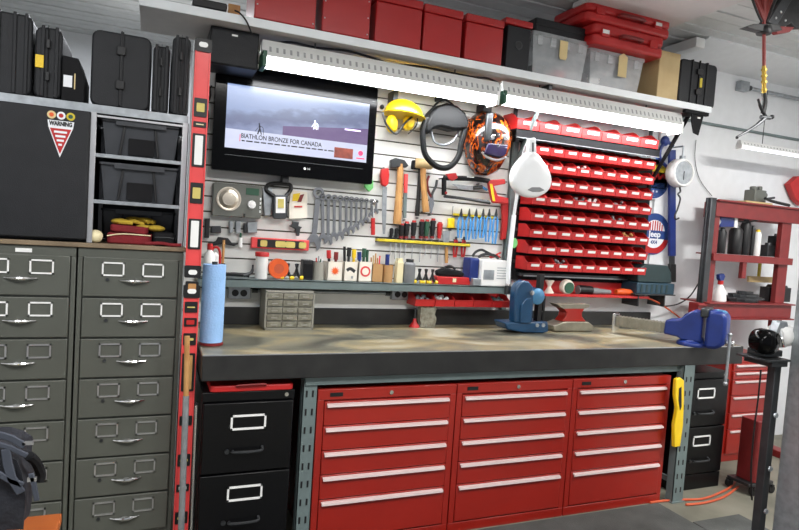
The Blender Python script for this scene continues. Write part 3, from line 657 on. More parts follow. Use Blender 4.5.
# ================================================================== HEADGEAR
w = W(404, 97, -.10)
t = thing('safety_helmet', 'bright yellow hard hat with yellow ear muffs hanging on the slat wall', 'helmet', w.o)
c = w.v(404,114); b = bm_(); rx = (w(424,110)[0]-w(384,110)[0])/2
ball(b, (c.x,0,c.z-.005), rx*.93, .09, .085, 28, 10, z0=0.0)
for v in b.verts: v.co.x += .10*(v.co.z-c.z)*0; v.co.z -= .08*(v.co.x-c.x)
obj('dome', b, 'yellow', t, 0)
b = bm_(); lathe(b, [(rx*1.0,-.004),(rx*1.02,0),(rx*.93,.006),(rx*.6,.012)], (c.x,0,c.z-.008), 'z', 28, (1,.95))
for v in b.verts: v.co.z -= .08*(v.co.x-c.x)
obj('brim', b, 'yellow', t)
for px, py, a in ((392,124,-.12),(409,122,.18)):
    q = w.v(px,py,-.0); b = bm_(); lathe(b, [(.001,-.03),(.036,-.03),(.042,-.012),(.040,.018),(.028,.032),(.001,.036)], (0,0,0), 'y', 20, (.75,1.25)); o = obj('ear_muff', b, 'yellow', t); o.location = q; o.rotation_euler = (0,a,0)
b = bm_(); tube(b, [w.v(383,112,-.03), w.v(386,124,-.04), w.v(396,134,-.03), w.v(404,124,-.04), w.v(414,115,-.03)], .006); tube(b, [w.v(418,114,-.02), w.v(416,126,-.03), w.v(408,134,-.02)], .004); obj('strap', b, 'black', t)
b = bm_(); bx(b, c.x-.075,c.x-.045,-.01,.08,c.z+.045,c.z+.12); obj('hook', b, 'steel_dark', t, .004)
b = bm_(); q = w.v(382,107); ball(b, q, .012,.02,.014,10,6); obj('knob', b, 'black', t)
# black face shield
w = W(444, 100, -.09)
t = thing('face_shield', 'black headgear frame of a face shield hanging between the yellow helmet and the flame helmet', 'face shield', w.o)
b = bm_(); prism(b, w.poly([(428,113),(434,107),(444,104),(454,107),(462,114),(466,124),(464,130),(450,131),(438,128),(430,130),(424,136),(422,128)]), -.05, .05); obj('crown_guard', b, 'black_shield', t, .014)
b = bm_(); tube(b, [w.v(x,y,-.03) for x,y in ((427,118),(423,130),(423,143),(425,154),(431,162),(438,167),(446,168),(453,164),(459,155),(461,144),(465,130),(463,120))], .017, 10); obj('shield_frame', b, 'black_shield', t)
b = bm_(); tube(b, [w.v(x,y,-.0) for x,y in ((431,130),(434,141),(442,145),(450,143),(456,137),(459,129))], .007); obj('head_band', b, 'lens_grey', t)
b = bm_(); tube(b, [w.v(x,y,0) for x,y in ((430,112),(436,104),(444,100),(452,104),(458,112))], .006); obj('crown_strap', b, 'black', t)
b = bm_(); bx(b, -.022,.022,-.0,.085,-.0,.055); obj('hook', b, 'steel_dark', t, .004)
# welding helmet with flames
w = W(489, 112, -.10)
t = thing('welding_helmet', 'glossy black welding helmet painted with orange flames hanging beside the face shield', 'helmet', w.o)
def hull(out, cx, yf, yb, n=7):
    b = bm_(); P = [Vector((p[0],0,p[1])) for p in out]; cc = sum(P, Vector())/len(P); rs = []
    for k in range(n):
        s = k/(n-1); f = math.cos(s*math.pi*.46)**.8; rs.append([b.verts.new((cc.x+(p.x-cc.x)*f, yb+(yf-yb)*math.sin(s*math.pi*.46), cc.z+(p.z-cc.z)*f)) for p in P])
    skin(b, rs); return b
out = w.poly([(481,112),(490,110),(499,112),(507,118),(511,128),(512,140),(509,152),(504,163),(498,173),(489,176),(480,174),(474,166),(470,154),(467,142),(468,128),(473,118)])
b = hull(out, 0, -.11, .06, 9); obj('shell', b, 'flames', t, 0, 60)
b = bm_(); prism(b, w.poly([(488,143),(508,145),(506,155),(500,158),(484,154)], -.11), -.114, -.095); ln = obj('lens', b, 'lens_purple', t, .006)
b = bm_(); tube(b, [w.v(x,y,-.10) for x,y in ((482,152),(487,157),(497,160),(506,157))], .007); obj('lens_trim', b, 'alu', t)
b = bm_(); prism(b, w.poly([(491,134),(507,134),(508,141),(489,140)], -.10), -.108, -.09); obj('chrome_band', b, 'chrome', t, .008)
b = bm_(); prism(b, w.poly([(487,112),(494,112),(491,140),(485,142)], -.11), -.118, -.085); obj('crest', b, 'steel_dark', t, .012)
b = bm_(); bx(b, -.04,.02,.0,.09,.0,.05); obj('hook', b, 'black', t, .006)
t['label'] = t['label']

# ================================================================== SLAT WALL TOOLS
def hook(w, b, px, py): q = w.v(px,py); cyl(b, (q.x,.0,q.z), (q.x,-w.y-.001,q.z), .003, n=8)
# radio
w = W(212, 215, -.055)
x1 = w(262,200)[0]; z0, z1 = w(236,217)[1], w(236,184)[1]
t = thing('radio', 'flat grey radio with a round speaker dial hung below the television', 'radio', w.o)
b = bm_(); rb(b, 0, x1, 0, .05, z0, z1, .008, 'y'); obj('housing', b, 'radio_grey', t, .003)
H = z1-z0; zc = (z0+z1)/2; cx = x1*.32
b = bm_(); lathe(b, [(.062,0),(.062,.004),(.054,.005),(.050,.003)], (cx,0,zc+.005), 'y', 32); o = obj('speaker_ring', b, 'silver_dial', t); b = bm_(); lathe(b, [(.05,.003),(.035,.012),(.034,.018),(.001,.02)], (cx,0,zc+.005), 'y', 28); obj('speaker_cone', b, 'silver_dial', o)
b = bm_(); bx(b, x1*.66, x1*.93, -.002, 0, zc+.035, zc+.07); obj('display', b, 'green_dark', t, .001)
b = bm_(); lathe(b, [(.022,0),(.020,.012),(.001,.013)], (x1*.79,0,zc-.015), 'y', 24); obj('tuning_knob', b, 'white', t)
for k in range(4):
    b = bm_(); bx(b, x1*.955, x1*.985, -.004, 0, zc-.055+k*.022, zc-.042+k*.022); obj('button', b, 'white', t)
b = bm_(); bx(b, x1*.63,x1*.67,-.003,0,z0,z0+.02); obj('catch', b, 'black', t)
# multimeter
w = W(279, 218, -.06); t = thing('multimeter', 'dark multimeter with a pale display hanging beneath the television', 'meter', w.o)
b = bm_(); prism(b, w.poly([(273,195),(287,195),(287,216),(285,219),(274,219),(272,216)]), -.02, .02); obj('housing', b, 'steel_dark', t, .005)
b = bm_(); prism(b, w.poly([(275,197),(284.5,197),(284.5,213),(275,213)]), -.023, -.0195); f = obj('face', b, 'white', t)
b = bm_(); prism(b, w.poly([(277,199),(283,199),(283,208),(277,208)]), -.026, -.0225); obj('display', b, 'vial', f)
b = bm_(); tube(b, [w.v(274,196), w.v(266,190,.02), w.v(270,184,.02), w.v(288,184,.02), w.v(291,189,.02), w.v(286,196)], .011); obj('test_lead', b, 'black', t)
w = W(268, 214, -.03); t = thing('tape_measure', 'pale grey measuring tool hanging between the radio and the multimeter', 'tool', w.o)
b = bm_(); prism(b, w.poly([(262,188),(272,188),(272,203),(270,216),(264,216)]), -.01, .018); obj('tool_body', b, 'galv', t, .004)
w = W(299, 218, -.03); t = thing('blister_pack', 'white pack with a yellow and brown picture hanging right of the multimeter', 'pack', w.o)
b = bm_(); prism(b, w.poly([(291,190),(307,192),(307,218),(289,219),(289,205)]), -.004, .004); p = obj('card', b, 'carton', t, .001)
b = bm_(); prism(b, w.poly([(293,194),(300,193),(298,201),(292,201)]), -.006, -.004); obj('yellow_patch', b, 'yellow', p)
b = bm_(); prism(b, w.poly([(300,195),(304,194),(301,202),(297,202)]), -.0065, -.004); obj('brown_patch', b, 'red_dark', p)
b = bm_(); prism(b, w.poly([(294,206),(302,206),(302,207.5),(294,207.5)]), -.0065, -.004); obj('red_line', b, 'red_plastic', p)
# small grey fittings rail
SM = ['leftmost','second','third','fourth','fifth']
for k, (px, wd, hh) in enumerate(((216,10,7),(231,4,12),(238,5,12),(245,3,10),(252,10,11))):
    w = W(px, 233, -.025); b = bm_(); prism(b, w.poly([(px-wd/2,233-hh),(px+wd/2,233-hh),(px+wd/2,233),(px-wd/2,233)]), -.012, .0245)
    o = obj('metal_clip', b, ('steel_dark','galv','galv','steel_dark','galv')[k], None, .004); o.location = w.o; tag(o, ['round dark clip, leftmost in the row below the radio','slim silver clip, second in the row below the radio','wider silver clip, third in the row below the radio','thin dark clip, fourth in the row below the radio','wide silver clip, last in the row below the radio'][k], 'clip', 'small clips below the radio')
w = W(296, 236, -.035); t = thing('drill_chuck', 'small dark metal tool hanging above the red torpedo level', 'tool', w.o)
b = bm_(); prism(b, w.poly([(292,221),(299,222),(298,226),(302,227),(300,229),(299,236),(296,236),(295,229),(289,226),(292,224)]), -.012, .012); obj('tool_body', b, 'steel_dark', t, .004)
w = W(223, 245, -.03); t = thing('pliers', 'black pliers resting on a slat left of the red torpedo level', 'pliers', w.o)
b = bm_(); prism(b, w.poly([(208,243),(216,241),(218,237),(228,238),(232,243),(238,244),(234,246),(222,244),(212,246)]), -.008, .012); obj('plier_body', b, 'black', t, .003)
w = W(240, 247, -.03); t = thing('glue_tube', 'small dark and white upright tube left of the red torpedo level', 'tube', w.o)
b = bm_(); cyl(b, (0,0,0), (0,0,.05), .011); obj('tube_body', b, 'white', t); b = bm_(); cyl(b, (0,0,.05), (0,0,.075), .006); obj('cap', b, 'green_dark', t)
# torpedo level
w = W(251, 248, -.04); x1 = w(309,247)[0]; t = thing('torpedo_level', 'short red torpedo level with amber vials resting on the slat wall', 'spirit level', w.o)
b = bm_(); bx(b, 0, x1, 0, .03, 0, .058); obj('frame', b, 'red_level', t, .004); b = bm_(); bx(b, .032, x1-.03, -.003, .001, .007, .05); f = obj('inner_frame', b, 'black', t, .001)
for c, ww in ((.065,.018),(.155,.028),(.21,.028),(.275,.02)):
    b = bm_(); rb(b, c-ww, c+ww if c != .21 else c+ww-.004, -.006, -.002, .012, .045, .008, 'y'); obj('vial', b, 'vial', f)
# wrenches
WX = [(321,238),(327,240),(333,236),(339,235),(345,231),(350,229),(355,226),(360,222),(365,219),(370,214),(375,210)]
def wrench(px0, py0, px1, py1, s, label, nm='combination_wrench', grp='combination wrenches'):
    w = W(px0, py0, -.022); t = thing(nm, label, 'wrench', w.o, group=grp); q = w.v(px1, py1); Lh = q.length; ux = q.normalized(); vx = Vector((ux.z,0,-ux.x))
    b = bm_(); P = lambda a, c: tuple((ux*a+vx*c))
    def pr(pts, y0, y1): prism(b, [(P(a,c)[0],P(a,c)[2]) for a,c in pts], y0, y1)
    pr([(s*1.2,-s*.42),(Lh-s,-s*.42),(Lh-s,s*.42),(s*1.2,s*.42)], -.004, .003)
    rr = []
    n = 16
    for r_, yy in ((s*.95,-.006),(s*.95,.005),(s*.5,.005),(s*.5,-.006)): rr.append([b.verts.new(Vector(P(Lh,0))+ux*r_*math.cos(2*math.pi*k/n)+vx*r_*math.sin(2*math.pi*k/n)+Vector((0,yy,0))) for k in range(n)])
    for i in range(4):
        a, c = rr[i], rr[(i+1)%4]
        for k in range(n): b.faces.new((a[k],a[(k+1)%n],c[(k+1)%n],c[k]))
    pr([(s*1.7,s*.5),(s*.9,s*1.15),(-s*.3,s*1.25),(-s*.9,s*.75),(-s*.1,s*.45),(s*.5,s*.1),(s*.3,-s*.5),(-s*.5,-s*.6),(-s*.2,-s*1.2),(s*.8,-s*1.1),(s*1.7,-s*.5)], -.006, .005)
    obj('wrench_body', b, 'tool_steel', t, .001); b = bm_(); e_ = ux*Lh; cyl(b, (e_.x,-.01,e_.z), (e_.x,.0215,e_.z), .004, n=8); obj('hook', b, 'steel_dark', t); return t
for k, (px, py) in enumerate(WX):
    lab = f'{ORD[k]} combination wrench from the left, in the row that shortens to the right'
    wrench(px+(1 if k else 2), py+2, px+1.5, 197+.45*k, .021-.0009*k, lab)
wrench(313, 245, 318.5, 193, .034, 'large wide chrome wrench standing left of the wrench row', 'adjustable_wrench', None)
w = W(372, 236, -.03); t = thing('nut_driver', 'chrome driver with a short red handle right of the wrench row', 'screwdriver', w.o)
b = bm_(); tube(b, [w.v(373,235), w.v(373,218)], .012, 10); obj('handle', b, 'red_plastic', t, .002); b = bm_(); tube(b, [w.v(373,218), w.v(373,206)], .005); q = w.v(374,202); ball(b, q, .012,.012,.018,10,6); obj('shaft', b, 'chrome', t)
w = W(369, 192, -.025); t = thing('green_gauge', 'small light green plastic item hanging at the right corner of the television', 'gauge', w.o)
b = bm_(); prism(b, w.poly([(365,180),(369,177),(373,181),(373,188),(369,192),(364,187)]), -.008, .008); obj('gauge_body', b, 'green', t, .004); b = bm_(); prism(b, w.poly([(368,170),(370,170),(371,179),(367,179)]), -.004, .004); obj('neck', b, 'galv', t)
w = W(384, 168, -.03); t = thing('hand_file', 'long flat file with a red handle hanging left of the claw hammer', 'file', w.o)
b = bm_(); prism(b, w.poly([(381,169),(388,168),(389,175),(388,184),(385,187),(381,185),(380,176)]), -.012, .012); obj('handle', b, 'red_plastic', t, .006)
b = bm_(); prism(b, w.poly([(382.5,186),(387,187),(386,220),(385,234),(383,234),(382,215)]), -.003, .004); obj('blade', b, 'galv', t, .001)
# claw hammer
w = W(398, 225, -.035); t = thing('claw_hammer', 'hammer with dark steel head and long wooden handle on the slat wall', 'hammer', w.o)
b = bm_(); tube(b, [w.v(397,224), w.v(398,210), w.v(399,195), w.v(400,178), w.v(400.5,164)], [.024,.023,.021,.019,.018], 10); obj('handle', b, 'wood', t)
b = bm_(); prism(b, w.poly([(390,160),(395,158),(404,160),(408,166),(405,168),(400,167),(395,168),(390,168)]), -.016, .016); obj('head', b, 'steel_dark', t, .006)
w = W(405, 220, -.03); t = thing('chisel', 'chisel with a red handle and dark shaft hanging behind the claw hammer', 'chisel', w.o)
b = bm_(); tube(b, [w.v(405.5,193), w.v(406,174)], .012, 10); obj('handle', b, 'red_level', t, .003); b = bm_(); prism(b, w.poly([(403,218),(406,218),(407,193),(403.5,193)]), -.004, .004); obj('blade', b, 'steel_green', t)
w = W(418, 218, -.03); t = thing('rubber_mallet', 'black-handled mallet hanging just left of the wooden mallet', 'hammer', w.o)
b = bm_(); tube(b, [w.v(417,216), w.v(418.5,195), w.v(420,168)], [.014,.012,.010], 10); obj('handle', b, 'black', t); b = bm_(); prism(b, w.poly([(412,160),(420,161),(420,170),(411,169)]), -.018, .012); obj('head', b, 'black_matte', t, .006)
w = W(425, 212, -.05); t = thing('wooden_mallet', 'pale wooden mallet with a barrel head hanging upside down on the slat wall', 'hammer', w.o)
b = bm_(); tube(b, [w.v(426,212), w.v(424,190), w.v(423,168)], [.020,.018,.017], 10); obj('handle', b, 'wood', t); b = bm_(); a, c = w.v(415.5,163), w.v(432,165); u_ = (c-a); lathe(b, [(.024,0),(.028,.006),(.030,u_.length*.5),(.028,u_.length-.006),(.024,u_.length)], a, 'x', 20); obj('head', b, 'wood_pale', t)
w = W(430, 215, -.03); t = thing('tin_snips', 'metal snips with dark handles hanging right of the wooden mallet', 'snips', w.o)
for s in (0, 1):
    b = bm_(); tube(b, [w.v(*p) for p in (((429,176),(427,182),(428,190),(431,197)) if s == 0 else ((437,180),(436,186),(433,192),(431,198)))], .008, 8); obj('grip', b, 'red_dark' if s == 0 else 'steel_dark', t)
b = bm_(); prism(b, w.poly([(429,196),(433,196),(434,204),(431,216),(429,206)]), -.004, .005); obj('blade', b, 'chrome', t, .001)
# screwdriver rack
w = W(378, 242, -.05); x1 = w(470,246)[0]; t = thing('tool_rack', 'long yellow strip rack holding the screwdrivers on the slat wall', 'rack', w.o)
z = w(420,242)[1]
b = bm_(); bx(b, .0, x1, -.004, .05, z-.010, z+.006); obj('strip', b, 'yellow_dim', t, .002); b = bm_(); bx(b, 0, x1, .0, .05, z+.006, z+.009); bx(b, 0, x1, -.001, .05, z-.014, z-.010); obj('dark_edge', b, 'steel_dark', t)
SD = [(391,228,'black'),(396,228,'black'),(401,224,'black'),(406,222,'black'),(413,221,'black'),(421,220,'black'),(426,220,'green_dark'),(432,219,'black'),(439,222,'red_plastic')]
for k, (px, py, mm) in enumerate(SD):
    w = W(px, 238.5, -.03); big = k > 1; t = thing('screwdriver', f'{ORD[k]} screwdriver from the left in the yellow rack, ' + ('all-red handle' if mm == 'red_plastic' else ('small black handle' if not big else 'black handle with red cap')), 'screwdriver', w.o, group='screwdrivers in the yellow rack')
    q = w.v(px+.3, py); hL = q.z; r = .0145 if big else .010
    b = bm_(); tube(b, [(0,0,0),(0,0,hL*.25),(0,0,hL*.6),(0,0,hL*.85),(0,0,hL)], [r*.8,r*1.0,r*1.15,r*1.2,r*.8], 10); g = obj('handle', b, mm, t)
    if mm != 'red_plastic' and big:
        b = bm_(); cyl(b, (0,0,hL-.012), (0,0,hL+.004), r*.95, r*.8); obj('cap', b, 'red_plastic', g); b = bm_(); cyl(b, (0,0,0), (0,0,.014), r*.95); obj('collar', b, 'red_dark', g)
    b = bm_(); cyl(b, (0,0,0), (0,0,-.10-.02*(k%3)), .0028, n=8); obj('shaft', b, 'chrome', t)
w = W(448, 262, -.035); t = thing('putty_knife', 'scraper with a wooden handle and a grey blade standing behind the black drill', 'scraper', w.o)
b = bm_(); prism(b, w.poly([(443,231),(450,231),(449,241),(448,248),(445,248),(443,241)]), -.003, .003); obj('blade', b, 'galv', t, .001); b = bm_(); tube(b, [w.v(446.5,247), w.v(446.5,254), w.v(446.5,263)], .010, 10); obj('handle', b, 'wood', t)
w = W(451, 230, -.03); t = thing('yellow_clamp', 'bright yellow tool on a hook left of the blue-handled pliers', 'clamp', w.o)
b = bm_(); prism(b, w.poly([(448,218),(454,218),(454,226),(455,228),(447,228),(448,224)]), -.012, .012); obj('clamp_body', b, 'yellow', t, .004); b = bm_(); tube(b, [w.v(452,218), w.v(453,206)], .003); obj('rod', b, 'chrome', t)
w = W(455, 213.5, -.045); x1 = w(497,219)[0]; t = thing('tool_rack', 'short yellow strip rack holding the blue-handled pliers', 'rack', w.o); b = bm_(); bx(b, 0, x1, 0, .04, -.012, .002); obj('strip', b, 'yellow_dim', t, .002)
for k, px in enumerate((461,469,476,483,489,496)):
    w = W(px, 216, -.055); t = thing('blue_handled_pliers', f'{ORD[k]} pair of blue-handled pliers from the left, hanging on the short yellow rack', 'pliers', w.o, group='blue-handled pliers')
    pz = (238,240,239,238,242,244)[k]; q = w.v(px, pz)
    for s in (-1, 1):
        b = bm_(); tube(b, [(s*.003,0,.0),(s*.014,0,-.03),(s*.014,0,q.z*.6),(s*.009,0,q.z)], [.005,.007,.0075,.006], 8); obj('grip', b, 'blue_grip', t)
    b = bm_(); prism(b, [(-.007,-.006),(.007,-.006),(.010,.008),(.006,.022),(.002,.045),(-.002,.045),(-.006,.022),(-.010,.008)], -.005, .005); obj('jaw', b, 'steel_dark', t, .002)
for k, px in enumerate((456,464)):
    w = W(px, 240, -.03); t = thing('red_handled_pliers', ('left' if k == 0 else 'right')+' pair of red-handled pliers hanging at the end of the long yellow rack', 'pliers', w.o, group='red-handled pliers')
    for s in (-1, 1):
        b = bm_(); tube(b, [(s*.004,0,.0),(s*.011,0,-.03),(s*.010,0,-.07),(s*.005,0,-.105)], .0065, 8); obj('grip', b, 'red_plastic', t)
    b = bm_(); prism(b, [(-.007,0),(.007,0),(.006,.02),(-.006,.02)], -.005, .005); obj('jaw', b, 'steel_dark', t, .002)
# hacksaw
w = W(443, 175, -.05); t = thing('hacksaw', 'large red and black hacksaw hanging below the flame welding helmet', 'saw', w.o)
b = bm_(); tube(b, [w.v(444,178,0), w.v(470,178.5,0), w.v(489,181,0)], .015, 8); tube(b, [w.v(444,178,0), w.v(444,195,0)], .015, 8, sub=1); obj('frame', b, 'black_shield', t)
b = bm_(); prism(b, w.poly([(444,195),(490,200),(490,202.5),(444,198)]), -.002, .002); obj('blade', b, 'chrome', t)
b = bm_(); tube(b, [w.v(444,196,.0), w.v(466,199,.0), w.v(490,203,.0)], .009, 8); obj('blade_guide', b, 'steel_dark', t)
b = bm_(); prism(b, w.poly([(487,180),(504,179),(505,184),(493,186),(497,196),(508,198),(506,204),(492,203),(490,195)]), -.014, .014); g = obj('handle', b, 'red_plastic', t, .006)
b = bm_(); prism(b, w.poly([(488.5,184),(491,184),(494,201),(491.5,201)]), -.0155, -.0135); obj('yellow_strip', b, 'yellow', g)
b = bm_(); prism(b, w.poly([(446,174),(455,173),(457,178),(452,181),(447,179)]), -.016, .013); obj('tension_lever', b, 'red_plastic', t, .004)
b = bm_(); q = w.v(445,193); ball(b, (q.x,-.013,q.z), .009,.006,.009,10,6); obj('screw_head', b, 'red_plastic', t)
b = bm_(); prism(b, w.poly([(466,176.5),(473,177),(473,179.5),(466,179)]), -.0125, -.010); obj('sticker', b, 'white', t)
w = W(479, 184, -.03); t = thing('coping_saw', 'small grey and blue saw hanging inside the hacksaw frame', 'saw', w.o)
b = bm_(); prism(b, w.poly([(452,184),(473,186),(473,190),(460,189)]), -.003, .003); obj('blade', b, 'galv', t); b = bm_(); tube(b, [w.v(473,188), w.v(482,187)], .012, 10); obj('grip', b, 'steel_dark', t); b = bm_(); tube(b, [w.v(482,187), w.v(487,190)], .008, 10); obj('tail', b, 'blue_grip', t)
w = W(503, 203, -.03); t = thing('flat_bar', 'long straight red bar hanging beneath the hacksaw handle', 'bar', w.o)
b = bm_(); prism(b, w.poly([(501,202),(508,200),(507,225),(505,239),(500,240),(502,220)]), -.01, .01); obj('bar_body', b, 'red_plastic', t, .004)
# ================================================================== WALL SHELF OVER THE BENCH
WZ = 1.178; WY = -.17
t = thing('wall_shelf', 'narrow grey-green steel shelf on the wall above the bench, holding boxes and jars', 'shelf', (.222, WY, 1.135))
b = bm_(); bx(b, 0, 1.80, 0, -WY-.002, .036, .043); bx(b, 0, 1.80, 0, .006, .0, .043); obj('shelf_board', b, 'steel_green', t, .001)
b = bm_(); bx(b, .2, 1.78, .05, .09, .0, .012); obj('under_rail', b, 'alu', t)
def outlet(px, py, label):
    o = at(px, py, -.035); t = thing('outlet_box', label, 'electric outlet', o, group='steel outlet boxes under the wall shelf')
    b = bm_(); rb(b, -.058,.058,0,.03,-.033,.033,.006,'y'); obj('box_body', b, 'galv', t, .003)
    for s in (-.022,.022):
        b = bm_(); lathe(b, [(.018,0),(.018,.003),(.001,.003)], (s,0,0), 'y', 20); obj('socket', b, 'black', t)
outlet(239.5, 293, 'steel double outlet box on the wall beside the blue towel roll'); outlet(401, 294.5, 'steel double outlet box on the wall left of the small red bins')
a = at(252,290.5,-.02); c = at(390,293.5,-.02); t = thing('conduit_pipe', 'thin metal conduit pipe running between the two outlet boxes', 'pipe', a); b = bm_(); cyl(b, (0,0,0), (c.x-a.x,0,0), .009); obj('pipe', b, 'galv', t); b = bm_(); cyl(b, (0,0,0), (.03,0,0), .012); obj('coupling', b, 'steel_dark', t); b = bm_(); cyl(b, (c.x-a.x-.03,0,0), (c.x-a.x,0,0), .012); obj('coupling', b, 'steel_dark', t)
def S(px, y=-.11): return at(px, 281, y).x          # x on the shelf
def HZ(px, py, y=-.11): return at(px, py, y).z-WZ-.0
def cup(px0, px1, pytop, label, m, cat='box', nm='pencil_box', round_=False, y=-.12):
    x0, x1 = S(px0,y), S(px1,y); h = HZ(px0, pytop, y); t = thing(nm, label, cat, (x0, y, WZ)); wd = x1-x0; b = bm_()
    if round_: lathe(b, [(wd/2,0),(wd/2,h),(wd/2-.003,h),(wd/2-.003,.004),(.001,.004)], (wd/2,wd/2,0), 'z', 20)
    else:
        d = min(.09, wd*1.1); bx(b, 0, wd, 0, .003, 0, h); bx(b, 0, wd, d-.003, d, 0, h); bx(b, 0,.003,0,d,0,h); bx(b, wd-.003, wd,0,d,0,h); bx(b, 0,wd,0,d,0,.004)
    obj('holder_body', b, m, t); return t, wd, h
def stick(t, name, label, cat, x, y, x2, z2, r, m, tip=None, z0=.006):
    o = thing(name, label, cat, t.location+Vector((x, y, z0))); b = bm_(); cyl(b, (0,0,0), (x2-x, .004, z2-z0), r, n=8); obj('body', b, m, o)
    if tip: b = bm_(); q = Vector((x2-x,.004,z2-z0)); cyl(b, q*.72, q, r*1.6, n=8); obj('grip', b, tip, o)
# black pliers flat, white jar
w = W(222, 279, -.13); t = thing('long_nose_pliers', 'black pliers lying on the wall shelf left of the white jar', 'pliers', (S(221,-.13), -.13, WZ+.002))
b = bm_(); tube(b, [(0,0,.008),(.05,-.01,.020),(.11,0,.016),(.14,0,.010)], .008); tube(b, [(0,.03,.008),(.05,.03,.012),(.11,.005,.012)], .008); obj('handles', b, 'black', t); b = bm_(); tube(b, [(.11,0,.012),(.15,0,.03),(.155,0,.07)], [.01,.008,.005]); obj('jaws', b, 'steel_dark', t)
x0, x1 = S(254.5), S(267); r = (x1-x0)/2; h = HZ(260,252)
t = thing('plastic_jar', 'white plastic jar with a red lid on the wall shelf', 'jar', ((x0+x1)/2, -.11, WZ)); b = bm_(); lathe(b, [(r*.95,0),(r,.006),(r,h*.84),(r*.9,h*.87)], n=24); obj('jar_body', b, 'white', t); b = bm_(); lathe(b, [(r*1.12,h*.84),(r*1.12,h*.97),(r*1.05,h)], n=24); obj('lid', b, 'red_plastic', t)
x0, x1 = S(271), S(284); t = thing('tape_roll', 'orange roll of tape standing on the wall shelf right of the white jar', 'tape', ((x0+x1)/2, -.11, WZ+.004)); rr = .052; b = bm_(); lathe(b, [(rr*.5,-.02),(rr,-.02),(rr,.02),(rr*.5,.02),(rr*.5,-.02)], (0,0,rr), 'y', 28); obj('roll', b, 'orange', t); b = bm_(); lathe(b, [(.001,-.0195),(rr*.52,-.0195),(rr*.52,.0195),(.001,.0195)], (0,0,rr), 'y', 20); obj('core', b, 'orange_hose', t)
def clampy(px, label, y=-.12):
    t = thing('spring_clamp', label, 'clamp', (S(px,y), y, WZ+.001), group='yellow and black spring clamps')
    for s in (-1,1):
        b = bm_(); tube(b, [(s*.028,0,.008),(s*.012,0,.022),(s*.004,0,.045),(-s*.006,0,.085)], [.009,.008,.006,.006], 8); obj('arm', b, 'black', t); b = bm_(); tube(b, [(s*.036,0,.009),(s*.018,0,.011)], .011, 8); obj('tip', b, 'yellow', t)
clampy(287, 'left yellow and black clamp beside the orange tape roll'); clampy(296, 'right yellow and black clamp, next to the small black speaker box')
t = thing('black_box', 'small upright black box on the wall shelf right of the yellow clamps', 'box', (S(302), -.12, WZ)); b = bm_(); rb(b, 0, S(312)-S(302), 0, .07, 0, HZ(306,260), .004); obj('box_body', b, 'black', t, .003); b = bm_(); bx(b, .003, S(312)-S(302)-.003, -.001, .001, .01, HZ(306,262)-.01); obj('front_panel', b, 'black_matte', t)
# white-handled tools at left end
w = W(206, 262, -.15); t = thing('spray_bottle', 'white bottle with a red cap on the shelf behind the blue towel roll', 'bottle', (S(204,-.1)+.02, -.11, WZ)); b = bm_(); lathe(b, [(.026,0),(.028,.01),(.028,.11),(.014,.13),(.012,.14)], n=20); obj('bottle_body', b, 'white', t); b = bm_(); lathe(b, [(.014,.138),(.013,.17)], n=14); obj('cap', b, 'red_plastic', t)
t = thing('caulk_gun', 'red framed dispenser with a white cartridge standing left on the wall shelf', 'tool', (S(214,-.1)+.0, -.10, WZ)); b = bm_(); lathe(b, [(.018,.0),(.018,.11),(.006,.125)], n=16); obj('cartridge', b, 'white', t); b = bm_(); tube(b, [(.022,0,.005),(.024,0,.11),(.012,0,.148),(-.010,0,.148),(-.022,0,.12)], .006); obj('frame', b, 'red_plastic', t)
t = thing('paint_brush', 'slim brush with a wooden handle standing beside the red framed dispenser', 'brush', (S(221,-.1)+.005, -.09, WZ)); b = bm_(); cyl(b, (0,0,.07), (0,0,.19), .007); obj('handle', b, 'wood', t); b = bm_(); rb(b, -.013,.013,-.005,.005,0,.07,.003); obj('bristles', b, 'steel_dark', t)
